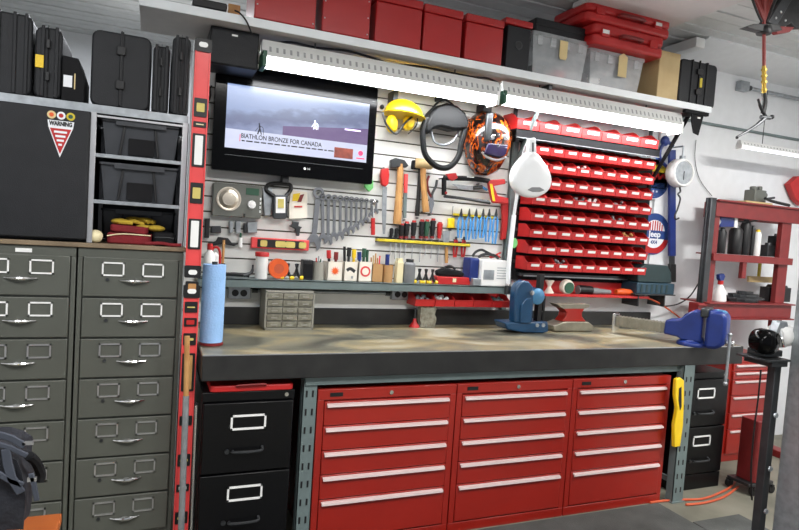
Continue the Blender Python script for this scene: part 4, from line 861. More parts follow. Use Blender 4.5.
# cups
t, wd, h = cup(313.5, 325, 262, 'clear grey tumbler full of thin tools, right of the small black box', 'drawer_frame', 'cup', 'tumbler', True)
for i, (dx, dz, mm) in enumerate(((.0,.10,'blue'),(.012,.12,'red_plastic'),(.024,.13,'galv'),(.035,.115,'green_dark'),(.045,.14,'white'))): stick(t, 'hobby_file', ('blue','red','silver','dark green','white')[i]+' thin tool standing in the grey tumbler', 'tool', .018+dx*.4, .03, .004+dx*1.1, dz, .0035, mm)
for (a0, a1, top, lab, em, stk) in ((327,342,261.5,'white box with an orange leaf picture, holding dark-handled brushes','leaf',((.02,.12,'black','red_plastic'),(.05,.10,'red_dark','red_dark'))),
        (343.5,357,261.5,'white box with a small engine picture, holding yellow and black tools','engine',((.015,.17,'black',None),(.03,.16,'steel_dark','black'),(.06,.14,'yellow','yellow'))),
        (358,371.5,261.5,'white box with a round red emblem, holding green and blue tools','disc',((.02,.10,'blue','blue'),(.035,.15,'green_dark','green_dark'),(.055,.13,'green_dark',None)))):
    t, wd, h = cup(a0, a1, top, lab+', on the wall shelf', 'carton')
    if em == 'leaf':
        P = []
        for k in range(22): rr = (.026, .013)[k%2]*(1 if k not in (0,) else 1); P.append((wd/2+rr*math.sin(2*math.pi*k/22), h*.52+rr*math.cos(2*math.pi*k/22)))
        b = bm_(); prism(b, P, -.001, 0); obj('leaf_emblem', b, 'orange', t)
    elif em == 'engine':
        b = bm_(); tube(b, [(wd*.2,-.0005,h*.55),(wd*.45,-.0005,h*.65),(wd*.8,-.0005,h*.5)], .009, 8)
        for v in b.verts: v.co.y *= .1
        obj('engine_picture', b, 'steel_dark', t); b = bm_(); bx(b, wd*.55,wd*.68,-.001,0,h*.15,h*.28); obj('stamp', b, 'galv', t)
    else:
        b = bm_(); lathe(b, [(.030,0),(.030,.001)], (wd/2,0,h*.52), 'y', 24); e = obj('round_emblem', b, 'red_level', t); b = bm_(); lathe(b, [(.017,.001),(.020,.0018),(.017,.0018)], (wd/2,0,h*.52), 'y', 20); obj('emblem_ring', b, 'carton', e)
    for j, (dx, dz, mm, tp) in enumerate(stk): stick(t, 'hand_tool', f'{("left","middle","right")[j]} tool standing in the white box with the {"orange leaf" if em=="leaf" else ("engine picture" if em=="engine" else "round red emblem")}', 'tool', dx+.004, .04, dx-.004+(.01 if j else -.004), h+dz*.42+.01, .008, mm, tp)
t, wd, h = cup(371.5, 382.5, 264, 'brown cardboard box holding wooden sticks on the wall shelf', 'cardboard')
for j in range(5): stick(t, 'wooden_stick', f'{ORD[j]} wooden stick from the left in the brown box', 'stick', .008+j*.010, .03, .002+j*.013, h+.035+.012*(j%3), .0045, ('wood','wood_pale','wood','wood','red_level')[j])
t, wd, h = cup(384, 394, 265, 'brown paper tube holding a blue-handled tool on the wall shelf', 'cardboard', 'holder', 'tool_holder', True)
stick(t, 'scraper', 'blue-handled tool standing in the brown paper tube', 'tool', .025, .028, .024, h+.06, .013, 'blue')
t = thing('cream_box', 'narrow cream carton on the wall shelf left of the grey bottle', 'box', (S(396), -.12, WZ)); b = bm_(); bx(b, 0, S(402)-S(396), 0, .05, 0, HZ(399,262)); obj('carton_body', b, 'cream', t, .002); b = bm_(); bx(b, .004, S(402)-S(396)-.004, .005, .045, HZ(399,262), HZ(399,262)+.02); obj('flap', b, 'cream', t)
x0, x1 = S(403), S(414); r = (x1-x0)/2; h = HZ(408,259); t = thing('oil_bottle', 'grey plastic bottle with a wide cap standing on the wall shelf', 'bottle', ((x0+x1)/2, -.11, WZ)); b = bm_(); lathe(b, [(r*.9,0),(r,.006),(r,h*.78),(r*.75,h*.86),(r*.6,h*.88)], n=24); obj('bottle_body', b, 'grey_plastic', t); b = bm_(); lathe(b, [(r*.66,h*.87),(r*.66,h)], n=20); obj('cap', b, 'steel_dark', t)
for px, lb in ((419,'leftmost of three yellow-tipped clamps right of the grey bottle'),(425.5,'middle of three yellow-tipped clamps right of the grey bottle'),(432,'rightmost of three yellow-tipped clamps, beside the red case')): clampy(px, lb, -.12)
# drill on red case
x0, x1 = S(436), S(469); wd = x1-x0; t = thing('tool_case', 'low red case under the black power tool on the wall shelf', 'case', (x0, -.13, WZ)); b = bm_(); rb(b, 0, wd, 0, .1, 0, .045, .008); obj('case_body', b, 'red_plastic', t, .004); b = bm_(); bx(b, wd*.45,wd*.55,-.003,.002,.015,.038); obj('latch', b, 'cream', t)
t = thing('power_tool', 'black power tool lying on the low red case', 'power tool', (x0+.01, -.115, WZ+.047)); b = bm_(); prism(b, [(0,.0),(.17,.0),(.18,.02),(.15,.036),(.10,.042),(.06,.05),(.03,.045),(-.01,.028)], -.0, .05); obj('tool_body', b, 'black_matte', t, .012)
b = bm_(); tube(b, [(.04,.02,.046),(.08,.02,.062),(.12,.02,.044)], .007); obj('handle', b, 'black', t)
# charger box
x0 = S(480,-.15); x1 = S(507,-.15); wd = x1-x0; h = at(490,260,-.16).z-WZ; t = thing('battery_charger', 'white boxed charger with a printed label at the right end of the wall shelf', 'charger', (x0, -.165, WZ))
b = bm_(); bx(b, 0, wd, 0, .14, 0, h); obj('charger_body', b, 'white', t, .006)
b = bm_(); bx(b, -.065, -.002, .03, .13, .02, h+.005); obj('blue_part', b, 'blue', t, .01); b = bm_(); rb(b, -.055,.0,.0,.06,-.0,.045,.012); obj('clear_cup', b, 'galv', t, .004)
b = bm_(); bx(b, .012, wd*.45, -.001, 0, h*.25, h*.62); p_ = obj('printed_label', b, 'galv', t)
b = bm_()
for k in range(5): bx(b, wd*.55, wd*.9, -.001, 0, h*(.3+.1*k), h*(.33+.1*k))
obj('text_lines', b, 'galv', t)
t = thing('cable', 'coil of black and red leads lying on top of the white charger', 'cable', (x0+.03, -.09, WZ+h+.001)); b = bm_()
tube(b, [(-.06,0,.012),(-.04,0,.04),(0,0,.055),(.05,.01,.04),(.10,0,.02)], .008); tube(b, [(-.02,0,.010),(.02,-.01,.030),(.08,-.02,.026),(.12,0,.01)], .009); obj('black_lead', b, 'black', t); b = bm_(); tube(b, [(.06,-.0,.012),(.10,-.01,.03),(.13,-.01,.045)], .006); tube(b, [(.08,.02,.01),(.12,.02,.02),(.14,.01,.018)], .007); obj('red_lead', b, 'red_plastic', t)
b = bm_(); tube(b, [(wd+.004,.01,h*.95),(wd+.012,-.0,h*.4),(wd+.01,.0,.0)], .004); 
ts = thing('cable', 'thin black lead hanging at the right side of the white charger', 'cable', (x0, -.17, WZ)); obj('cord', b, 'black', ts)

# ================================================================== RED PARTS BINS
def parts_bin(nm, label, wd, h, d, loc, group, card=True):
    t = thing(nm, label, 'bin', loc, group=group); tk = .003; b = bm_()
    lip = h*.56; side = [(0,0),(d,0),(d,h),(d*.42,h),(d*.30,h*.92),(0,lip)]
    prismx(b, side, 0, tk); prismx(b, side, wd-tk, wd); bx(b, 0, wd, 0, d, 0, tk); bx(b, 0, wd, d-tk, d, 0, h)
    prismx(b, [(0,0),(tk,0),(tk-.006,lip),(-.006,lip)], 0, wd); prismx(b, [(-.010,lip-.004),(tk,lip-.004),(tk,lip),(-.010,lip)], 0, wd)
    obj('bin_body', b, 'red_plastic', t, .001)
    if card:
        b = bm_(); prismx(b, [(-.005,lip*.50),(-.0035,lip*.50),(-.007,lip*.84),(-.0085,lip*.84)], wd*.26, wd*.84); obj('label_card', b, 'white', t)
    return t
RX0, RW = 2.150, .1068
# back rack of the bins
t = thing('bin_rack', 'dark louvred rack on the wall carrying eight rows of red bins', 'rack', (2.13, -.03, 1.215))
b = bm_(); bx(b, 0, 1.10, .005, .028, 0, .885); obj('back_panel', b, 'black_matte', t, .002)
rows = [1.287+.1018*k for k in range(8)]                       # lowest row first
for z in rows:
    b = bm_(); bx(b, 0.005, 1.09, -.005, .006, z-1.215+.035, z-1.215+.055); obj('rail', b, 'steel_dark', t)
b = bm_(); bx(b, -.004,1.104,-.01,.028,.878,.886); obj('top_rail', b, 'galv', t)
first = None
for r in range(8):
    for c in range(9):
        row = 8-r; lab = f'small red wall rack bin, {ORD[row-1]} row from top, {ORD[c]} from left'
        loc = Vector((RX0+c*RW, -.165, rows[r]))
        if first is None: first = parts_bin('parts_bin', lab, RW-.003, .084, .13, loc, 'small red parts bins on the wall rack')
        else: dup(first, loc, lab)
# contents peeking out of some bins
for (r, c, mm, lb) in ((4,3,'galv','silver fittings heaped in the red bin of the fourth row, fourth column'),(4,4,'white','white fittings in the red bin of the fourth row, fifth column'),(5,6,'black','black fittings in the red bin of the third row, seventh column'),(6,3,'white','white connectors in the red bin of the second row, fourth column'),(3,6,'galv','silver screws in the red bin of the fifth row, seventh column'),(2,7,'wood','brown fittings in the red bin of the sixth row, eighth column'),(0,2,'galv','silver clips in the lowest row, third red bin'),(4,6,'galv','grey fittings in the red bin of the fourth row, seventh column')):
    b = bm_()
    for k in range(9): ball(b, (.02+.009*k, .03+.02*random.random(), .035+.02*random.random()+.01*math.sin(k)), .010, .012, .010, 8, 5)
    o = obj('small_fittings', b, mm); o.location = (RX0+c*RW, -.165, rows[r]+.004); tag(o, lb, 'fittings'); o['kind'] = 'stuff'
# upper shelf with larger bins
t = thing('bin_shelf', 'grey steel shelf carrying the top row of larger red bins', 'shelf', (1.985, -.19, 2.124)); b = bm_(); bx(b, 0, 1.13, 0, .175, 0, .008); bx(b, 0, 1.13, 0, .006, -.045, .008); obj('shelf_board', b, 'black_matte', t, .001); b = bm_(); bx(b, 0,1.13,-.003,.001,-.047,-.042); obj('lip', b, 'grey_plastic', t)
first = None
for c in range(7):
    lab = f'larger red bin behind the right tube light, {ORD[c]} from the left'; loc = Vector((1.99+c*.159, -.185, 2.1325))
    if first is None: first = parts_bin('large_parts_bin', lab, .154, .10, .165, loc, 'larger red bins under the top shelf')
    else: dup(first, loc, lab)
# five bins below the wall shelf
t = thing('bin_rail', 'grey rail under the wall shelf carrying a short row of red bins', 'rail', (1.42, -.012, 1.09)); b = bm_(); bx(b, 0,.62,0,.008,0,.03); obj('rail_strip', b, 'galv', t, .001)
bl = at(415,309,-.15); brr = at(510,311,-.15); wq = (brr.x-bl.x)/5; first = None
for c in range(5):
    loc = Vector((bl.x+c*wq, -.145, 1.048)); lab = f'{ORD[c]} red bin from the left in the short row beneath the wall shelf'
    if first is None: first = parts_bin('parts_bin', lab, wq-.004, .074, .125, loc, 'red bins beneath the wall shelf', False)
    else: dup(first, loc, lab)
for c, mm in ((0,'galv'),(1,'white'),(4,'steel_green')):
    b = bm_()
    for k in range(7): ball(b, (.025+.011*k, .03+.03*random.random(), .03+.02*random.random()), .012, .014, .012, 8, 5)
    o = obj('small_fittings', b, mm); o.location = (bl.x+c*wq, -.145, 1.052); o['kind'] = 'stuff'; tag(o, f'small loose fittings in the {ORD[c]} bin beneath the wall shelf', 'fittings')

# ================================================================== RAIL SHELF RIGHT
t = thing('rail_shelf', 'red open tray shelf below the bin rack holding spools and an orange tool', 'shelf', (2.20, -.15, 1.128))
b = bm_(); bx(b, 0, .98, .004, .14, 0, .008); bx(b, 0, .98, 0, .006, -.004, .014); bx(b, 0,.98,.13,.136,.0,.11); obj('tray_body', b, 'red_plastic', t, .002)
b = bm_(); bx(b, -.03, 1.0, .09, .14, .112, .135); obj('top_plate', b, 'steel_dark', t, .002); b = bm_(); bx(b, .0, .95, .085, .09, .112, .12); obj('light_strip', b, 'galv', t)
w = W(549, 292, -.10); t = thing('spool', 'waisted pale spool standing in the red tray shelf, leftmost', 'spool', (at(549,290,-.09).x, -.09, 1.137)); b = bm_(); lathe(b, [(.032,0),(.030,.01),(.012,.04),(.012,.05),(.028,.08),(.030,.085)], n=20); obj('spool_body', b, 'carton', t); b = bm_(); cyl(b,(0,0,.085),(0,0,.088),.012); obj('spool_hole', b, 'steel_dark', t)
t = thing('spool', 'round spool with a white rim and dark green centre in the red tray shelf', 'spool', (at(564,290,-.10).x, -.105, 1.137)); b = bm_(); lathe(b, [(.044,0),(.048,.01),(.048,.03),(.044,.04),(.03,.04)], (0,0,.049), 'y', 28); obj('rim', b, 'carton', t); b = bm_(); lathe(b, [(.036,.038),(.036,.046),(.001,.047)], (.003,0,.045), 'y', 24); obj('centre', b, 'green_dark', t)
t = thing('grinder_tool', 'dark and grey power tool lying in the middle of the red tray shelf', 'tool', (at(577,290,-.1).x, -.105, 1.137)); b = bm_(); tube(b, [(0,0,.03),(.06,0,.03),(.13,0,.026),(.2,0,.024),(.27,0,.022)], [.028,.028,.022,.018,.015], 12); obj('tool_body', b, 'grey_plastic', t); b = bm_(); tube(b, [(.005,0,.031),(.06,0,.031),(.11,0,.028)], .030, 12); obj('motor_housing', b, 'black', t)
a = at(618,291,-.14); t = thing('rotary_tool', 'bright orange handled tool at the right end of the red tray shelf', 'tool', (a.x, -.12, 1.145)); b = bm_(); tube(b, [(0,0,.018),(.04,0,.019),(.10,0,.02),(.14,0,.014),(.17,-.01,.012)], [.018,.022,.02,.016,.012], 12); obj('grip', b, 'orange', t); b = bm_(); tube(b, [(.17,-.01,.012),(.21,-.01,-.002),(.24,0,.006)], .014, 10); obj('metal_end', b, 'steel_dark', t)
t = thing('lower_cover', 'pale panel', 'panel', (0,0,0)) if False else None
# teal machine case
a = at(634,288,-.14); c = at(671,288,-.14); wd = c.x-a.x-.0
t = thing('router_case', 'dark teal case with a sloping lid right of the orange tool', 'case', (a.x+.0, -.17, a.z-.035)); 
b = bm_(); bx(b, 0, wd, 0, .155, 0, .075); obj('base', b, 'teal_dark', t, .004); b = bm_(); prism(b, [(.01,.078),(wd-.02,.078),(wd-.03,.15),(wd-.07,.20),(.06,.20),(.0,.16)], .01, .15); obj('lid', b, 'teal', t, .006)
b = bm_()
for k in range(6): bx(b, .03+k*.045, .045+k*.045, -.003, .0, .01, .065)
obj('vent', b, 'teal', t)
t = thing('case_shelf', 'small steel bracket shelf holding the dark teal case', 'shelf', (a.x-.02, -.175, a.z-.043)); b = bm_(); bx(b, 0, wd+.03, 0, .17, 0, .0075); bx(b, .05,.06,.02,.17,-.08,0); bx(b, wd-.05,wd-.04,.02,.17,-.08,0); obj('shelf_board', b, 'steel_dark', t)
# power cords at right
t = thing('extension_cord', 'orange-red cord hanging from the orange tool towards the vise', 'cable', at(640,296,-.12)); b = bm_(); o = t.location
tube(b, [at(p,q,-.12)-o for p,q in ((640,296),(655,301),(668,309),(680,318))], .006); obj('cord', b, 'orange_hose', t)
t = thing('extension_cord', 'black cord curving down from the press to the vise', 'cable', at(698,284,-.12)); b = bm_(); o = t.location
tube(b, [at(p,q,-.12)-o for p,q in ((698,284),(690,296),(678,304),(662,306),(650,300))], .005); obj('cord', b, 'black', t)

# ================================================================== BENCH-TOP THINGS
# paper towel roll
o = atz(212,341,BZ); t = thing('paper_towel_roll', 'blue paper towel roll standing upright on the left corner of the workbench', 'paper towel', (o.x-.012, -.55, BZ+.002)); r = (at(224,300,-.55).x-at(201,300,-.55).x)/2; h = at(212,262,-.55).z-BZ-.012
b = bm_(); lathe(b, [(.022,.012),(r,.012),(r+.001,.05),(r+.001,h*.7),(r,h),(.022,h),(.022,.012)], n=40); obj('roll', b, 'blue_towel', t); b = bm_(); lathe(b, [(r*1.08,0),(r*1.08,.008),(r*.9,.011)], n=32); obj('base', b, 'red_dark', t); b = bm_(); cyl(b, (0,0,.01), (0,0,h+.012), .012); obj('rod', b, 'steel_dark', t)
# drawer organiser
o = at(264,329,-.20); wd = at(313,329,-.20).x-o.x; h = at(264,291,-.20).z-BZ; t = thing('drawer_organizer', 'beige parts cabinet with small clear drawers on the bench below the wall shelf', 'organizer', (o.x, -.20, BZ+.002))
b = bm_(); bx(b, 0, wd, .01, .16, 0, h); bx(b, 0, .008, 0, .01, 0, h); bx(b, wd-.008, wd, 0, .01, 0, h); bx(b, 0, wd, 0, .01, 0, .010); bx(b, 0, wd, 0, .01, h-.008, h)
obj('frame', b, 'drawer_frame', t)
nr, nc = 5, 3; cw = (wd-.016)/nc; ch = (h-.018)/nr
for r in range(nr):
    for c in range(nc):
        x = .008+c*cw; z = .010+r*ch; b = bm_(); bx(b, x+.003, x+cw-.003, -.002, .012, z+.003, z+ch-.004); d = obj('drawer', b, 'drawer_clear', t, .002); b = bm_(); bx(b, x+cw*.3, x+cw*.7, -.007, -.002, z+ch*.35, z+ch*.5); obj('pull', b, 'drawer_frame', d)
# bag with red cap
o = atz(425,327,BZ); t = thing('parts_bag', 'clear bag of dark small parts standing on the bench beneath the red bins', 'bag', (o.x, -.11, BZ+.002)); b = bm_(); bx(b, -.045,.05,-.02,.03,0,.12)
bmesh.ops.subdivide_edges(b, edges=b.edges[:], cuts=5, use_grid_fill=True)
for v in b.verts: v.co += Vector((random.uniform(-1,1),random.uniform(-1,1),random.uniform(-1,1)*(v.co.z>.005)))*.006
obj('bag_body', b, 'drawer_clear', t)
t = thing('red_stand', 'small red cone standing on the bench left of the clear bag', 'cone', (o.x-.075, -.115, BZ+.002)); b = bm_(); lathe(b, [(.032,0),(.030,.008),(.012,.03),(.009,.05)], n=20); obj('cone_body', b, 'red_plastic', t); b = bm_(); cyl(b, (0,0,.05),(0,0,.11), .006); obj('stem', b, 'steel_dark', t)
# blue belt grinder
o = atz(515,330,BZ); gy = -.30; w = W(505, 331, gy)
t = thing('belt_grinder', 'blue belt grinder machine with a rounded guard standing on the workbench', 'grinder', (w.o.x, gy, BZ+.001)); dz = w.o.z-BZ
def G(pts): return [(w(*p)[0], max(0, w(*p)[1]+dz)) for p in pts]
b = bm_(); prism(b, G([(502,322),(545,321),(546,331),(540,333),(520,332),(505,329)]), -.03, .10); obj('base', b, 'blue_mach', t, .008)
b = bm_(); prism(b, G([(511,322),(512,296),(513,288),(516,283),(521,280),(526,281),(530,286),(531,296),(529,322)]), -.035, .03); g = obj('wheel_guard', b, 'blue_mach', t, .010)
b = bm_(); prism(b, G([(516,322),(517,304),(522,298),(527,297),(527,322)]), -.045, -.036); obj('belt_cover', b, 'blue_mach', g, .004)
q = G([(535,296)])[0]; b = bm_(); lathe(b, [(.03,-.10),(.045,-.09),(.048,.03),(.03,.04)], (q[0],0,q[1]), 'y', 20); obj('motor', b, 'blue_light', t)
for k in range(3):
    b = bm_(); lathe(b, [(.05,-.03+k*.025-.004),(.05,-.03+k*.025+.004)], (q[0],0,q[1]), 'y', 20); obj('cooling_rib', b, 'blue_mach', t)
b = bm_(); lathe(b, [(.016,.04),(.014,.055),(.001,.056)], (G([(527,292)])[0][0],0,G([(527,292)])[0][1]), 'y', 16); obj('knob', b, 'chrome', t)
b = bm_(); bx(b, G([(536,322)])[0][0], G([(540,322)])[0][0], -.01, .03, .03, G([(537,274)])[0][1]); bx(b, G([(542,322)])[0][0], G([(544,322)])[0][0], .0, .02, .03, G([(543,296)])[0][1]); bx(b, G([(536,322)])[0][0], G([(544,322)])[0][0], .0,.01, .12,.13); obj('column', b, 'black', t, .002)
for px in (531,537):
    qq = G([(px,322)])[0]; b = bm_(); lathe(b, [(.012,.061),(.012,.068)], (qq[0],0,qq[1]-.01), 'y', 6); obj('bolt', b, 'galv', t)
# anvil
w = W(568, 330, -.24); t = thing('anvil', 'small red anvil with a bare steel face standing on the workbench', 'anvil', (w.o.x, -.24, BZ+.001)); dz = w.o.z-BZ
b = bm_(); prism(b, G([(559,321),(563,316),(564,312),(560,307.5),(582,307.5),(579,312),(579,316),(583,321)]), -.03, .05); obj('waist', b, 'red_paint', t, .004)
b = bm_(); prism(b, G([(554,303.5),(560,304),(587,304),(586,307),(580,308.5),(561,308.5),(557,306.5)]), -.03, .05); obj('face_plate', b, 'anvil_steel', t, .002)
b = bm_(); prism(b, G([(549,325),(560,321),(584,321),(589,325),(588,330),(550,330)]), -.045, .07); obj('foot', b, 'anvil_steel', t, .004)
# vise
t = thing('bench_vise', 'large blue bench vise with a ribbed bar on the right end of the workbench', 'vise', (2.80, -.66, BZ+.001))
O = t.location; J = at(697,332,-.74); T = at(632,320,-.42); ax = Vector((J.x-T.x, J.y-T.y, 0)); Lv = ax.length; ang = math.atan2(ax.y, ax.x); MV = Matrix.Translation(Vector((J.x,J.y,BZ))-O) @ Matrix.Rotation(ang, 4, 'Z')
def vb(name, m, fn, bev=.004, par=None):
    b = bm_(); fn(b)
    for v in b.verts: v.co = MV @ v.co
    return obj(name, b, m, par or t, bev)
vb('swivel_base', 'blue', lambda b: (lathe(b, [(.085,0),(.085,.018),(.065,.03),(.055,.06)], (-.02,0,0), n=28),))
vb('body', 'blue', lambda b: (prism(b, [(-.075,.03),(.035,.03),(.035,.17),(.030,.205),(-.02,.21),(-.06,.185),(-.085,.15),(-.165,.135),(-.17,.05),(-.09,.045)], -.062, .062),), .016)
vb('slide_bar', 'anvil_steel', lambda b: [bx(b,-.46,-.165,-.035,.035,.055,.112)]+[bx(b,-.455+k*.02,-.447+k*.02,-.038,.038,.052,.115) for k in range(14)], .001)
vb('front_jaw', 'blue', lambda b: (prism(b, [(.058,.002),(.12,.005),(.152,.035),(.16,.10),(.158,.19),(.14,.222),(.06,.225),(.052,.17),(.052,.02)], -.072, .072),), .022)
vb('jaw_plate', 'steel_dark', lambda b: (bx(b,.022,.064,-.08,.08,.180,.232),), .008)
vb('anvil_top', 'blue_light', lambda b: (ball(b,(.11,0,.213),.04,.055,.016,16,8),), 0)
vb('screw', 'chrome', lambda b: (cyl(b,(.155,0,.045),(.195,0,.045),.018),))
vb('end_plate', 'chrome', lambda b: (bx(b,-.48,-.46,-.045,.045,.02,.13),))
q = MV @ Vector((.175,-.03,.062)); b = bm_(); cyl(b, q+Vector((0,0,.03)), q+Vector((0.0,-.0,-.24)), .008); h_ = obj('handle', b, 'galv', t); b = bm_(); ball(b, q+Vector((0,0,.035)), .013,.013,.013,10,6); obj('handle_knob', b, 'galv', h_); b = bm_(); ball(b, q+Vector((0,0,-.245)), .013,.013,.013,10,6); obj('handle_knob', b, 'galv', h_)
# small things at bench's right end
a = atz(741,345,BZ); t = thing('oil_can', 'small red and white tin on the right end of the workbench', 'tin', at(741,350,-.35)); b = bm_(); lathe(b,[(.03,0),(.03,.05)],n=20); obj('tin_body', b, 'white', t); b = bm_(); lathe(b,[(.031,.02),(.031,.045)],n=20); obj('red_band', b, 'red_plastic', t)
t.location = (3.20, -.30, BZ+.002)
t = thing('glue_bottle', 'small yellow bottle beside the tin on the right end of the workbench', 'bottle', (3.275, -.38, BZ+.002)); b = bm_(); lathe(b,[(.017,0),(.018,.05),(.008,.065),(.006,.08)],n=16); obj('bottle_body', b, 'cream', t); b = bm_(); lathe(b,[(.007,.08),(.004,.095)],n=12); obj('nozzle', b, 'yellow', t)

# ================================================================== MAGNIFIER LAMP
w = W(531, 198, -.40); 
t = thing('magnifier_lamp', 'white round magnifier lamp head on an arm hanging in front of the red bins', 'lamp', w.o)
P = [(526,152),(531,150.5),(536,153),(542,161),(548,170),(551,180),(549,190),(541,196),(531,199),(520,196),(512,189),(509,178),(512,168),(519,159)]
b = bm_(); pts = w.poly(P); cc = sum((Vector((p[0],0,p[1])) for p in pts), Vector())/len(pts); rs = []
for yy, f in ((.02,.90),(.02,1.),(-.01,1.),(-.022,.96),(-.032,.84),(-.037,.6),(-.038,.2)): rs.append([b.verts.new((cc.x+(p[0]-cc.x)*f, yy, cc.z+(p[1]-cc.z)*f)) for p in pts])
skin(b, rs); h_ = obj('lamp_head', b, 'white_lamp', t, 0, 60)
h_.modifiers.new('sub','SUBSURF').levels = 2; h_.modifiers['sub'].render_levels = 2
b = bm_(); prism(b, w.poly([(524,190),(528,187.5),(536,187.5),(541,190.5),(536,192),(529,192)]), -.040, -.030); obj('grip_recess', b, 'grey_plastic', h_, .003)
b = bm_(); prism(b, w.poly([(527,139),(534,138),(535,154),(527,154)]), -.02, .01); obj('neck', b, 'white_lamp', t, .008); b = bm_(); prism(b, w.poly([(530,143),(531.5,143),(531.5,152),(530,152)]), -.022, -.0195); obj('neck_slot', b, 'steel_dark', t)
b = bm_(); tube(b, [w.v(531,140,0), w.v(524,152,.12), w.v(517,195,.2), w.v(514,215,.22)], .010, 10); tube(b, [w.v(514,215,.22), w.v(509,262,.22), w.v(508,284,.22)], .014, 10); obj('arm', b, 'white_lamp', t)
b = bm_(); q = w.v(508,286,.22); cyl(b, q+Vector((0,0,-.05)), q, .02); obj('clamp', b, 'steel_dark', t)
w = W(514, 243, -.16); t = thing('green_tag', 'round pale green tag hanging beside the lamp arm', 'tag', w.o); b = bm_(); lathe(b, [(.024,-.002),(.026,0),(.024,.002)], (0,0,0), 'y', 20, (1,1.2)); obj('disc', b, 'green', t); b = bm_(); cyl(b, (0,0,.028), (0,0,.15), .0015, n=6); obj('string', b, 'steel_dark', t)
t = thing('steel_upright', 'grey steel upright post between the slat wall and the red bins', 'post', (2.075, -.035, 1.02)); b = bm_(); bx(b, 0, .035, 0, .034, 0, 1.06); obj('post_body', b, 'steel_green', t, .002)
b = bm_(); bx(b, .036, .05, .01, .034, 0, 1.06); obj('white_edge', b, 'white', t); t['label'] = t['label']
# ================================================================== RIGHT WALL THINGS
def sign(cx, cy, r, label):
    o = at(cx, cy, -.006); return thing('round_sign', label, 'sign', o, group=None), r
t, r = sign(654, 178, .150, 'upper round sign with red script and the word GARAGE, partly behind the red bins')
b = bm_(); lathe(b, [(r,-.004),(r,.001)], (0,0,0), 'y', 48); d = obj('disc', b, 'sign_white', t)
b = bm_(); lathe(b, [(r-.006,.001),(r-.006,.003),(r-.018,.003),(r-.018,.001),(r-.006,.001)], (0,0,0), 'y', 48); obj('blue_ring', b, 'sign_blue', d)
def seg(b, r, z0, z1, y0, y1, n=18):
    P = []; a0 = math.asin(z0/r); a1 = math.asin(z1/r)
    for k in range(n+1): a = a0+(a1-a0)*k/n; P.append((r*math.cos(a), r*math.sin(a)))
    for k in range(n+1): a = a1+(a0-a1)*k/n; P.append((-r*math.cos(a), r*math.sin(a)))
    prism(b, P, y0, y1)
b = bm_(); seg(b, r-.016, -r*.86, -r*.48, -.0035, -.001); lo = obj('blue_panel', b, 'sign_blue', d)
for k in (-1,0,1):
    P = [((.011 if j%2==0 else .0045)*math.sin(math.pi*j/5)+k*.032, (.011 if j%2==0 else .0045)*math.cos(math.pi*j/5)-r*.62) for j in range(10)]; b = bm_(); prism(b, P, -.005, -.0035); obj('star', b, 'sign_white', lo)
text('garage_text', 'GARAGE', .046, (0,-.0035,-r*.33), 'sign_blue', d, w=.20, bold=.001)
b = bm_(); tube(b, [(-.10,-.003,-.01),(-.07,-.003,.05),(-.05,-.003,-.01),(-.02,-.003,.035),(.0,-.003,-.005),(.03,-.003,.03),(.05,-.003,.0),(.08,-.003,.03),(.10,-.003,.005)], .009, 8)
for v in b.verts: v.co.y = -.002+(v.co.y+.003)*.15
obj('red_script', b, 'red_plastic', d); b = bm_(); seg(b, r-.02, r*.30, r*.62, -.003, -.001); obj('yellow_band', b, 'yellow_dim', d)
t, r = sign(654, 234, .148, 'lower round sign reading Jeep with red and blue rings, right of the bin rack')
b = bm_(); lathe(b, [(r,-.004),(r,.001)], (0,0,0), 'y', 48); d = obj('disc', b, 'sign_blue', t)
b = bm_(); seg(b, r*.97, -r*.93, -r*.25, -.002, -.0005); obj('red_half', b, 'red_plastic', d); b = bm_(); lathe(b, [(r*.68,.002),(r*.68,.0035)], (0,0,0), 'y', 40); ce = obj('centre_disc', b, 'sign_white', d)
for k in range(-3,4):
    b = bm_(); x = k*.022; zt = math.sqrt(max(.0001,(r*.66)**2-x*x)); bx(b, x-.005, x+.005, -.0048, -.0035, r*.12, zt*.98); obj('stripe', b, 'red_plastic', ce)
b = bm_(); bx(b, -r*.70, r*.70, -.006, -.0035, -r*.22, r*.17); bd = obj('band', b, 'sign_blue', ce); text('sign_text', 'Jeep', .06, (0,-.0065,-.002), 'sign_white', bd, w=.115, bold=.0015)
text('lower_text', '4X4', .035, (0,-.0045,-r*.40), 'sign_blue', ce, w=.06, bold=.001)
# blue clamp bar
w = W(668, 262, -.05); t = thing('bar_clamp', 'long blue bar with a black end hanging on the wall beside the round signs', 'clamp', w.o)
b = bm_(); prism(b, w.poly([(669,150),(675,150),(675,256),(669,256)]), -.01, .012); obj('bar', b, 'blue', t, .003); b = bm_(); prism(b, w.poly([(669,264),(675,264),(675,282),(669,282)]), -.012, .014); obj('end_grip', b, 'black', t, .004); b = bm_(); prism(b, w.poly([(670,256),(674,256),(674,264),(670,264)]), -.008, .01); obj('grey_collar', b, 'steel_dark', t)
b = bm_(); tube(b, [w.v(x,y,0) for x,y in ((672,168),(666,166),(660,158),(661,148),(667,142),(673,146))], .012, 10); obj('hoop', b, 'blue', t); q = w.v(665,141); b = bm_(); ball(b, q, .036,.025,.036,16,10); obj('blue_head', b, 'blue', t)
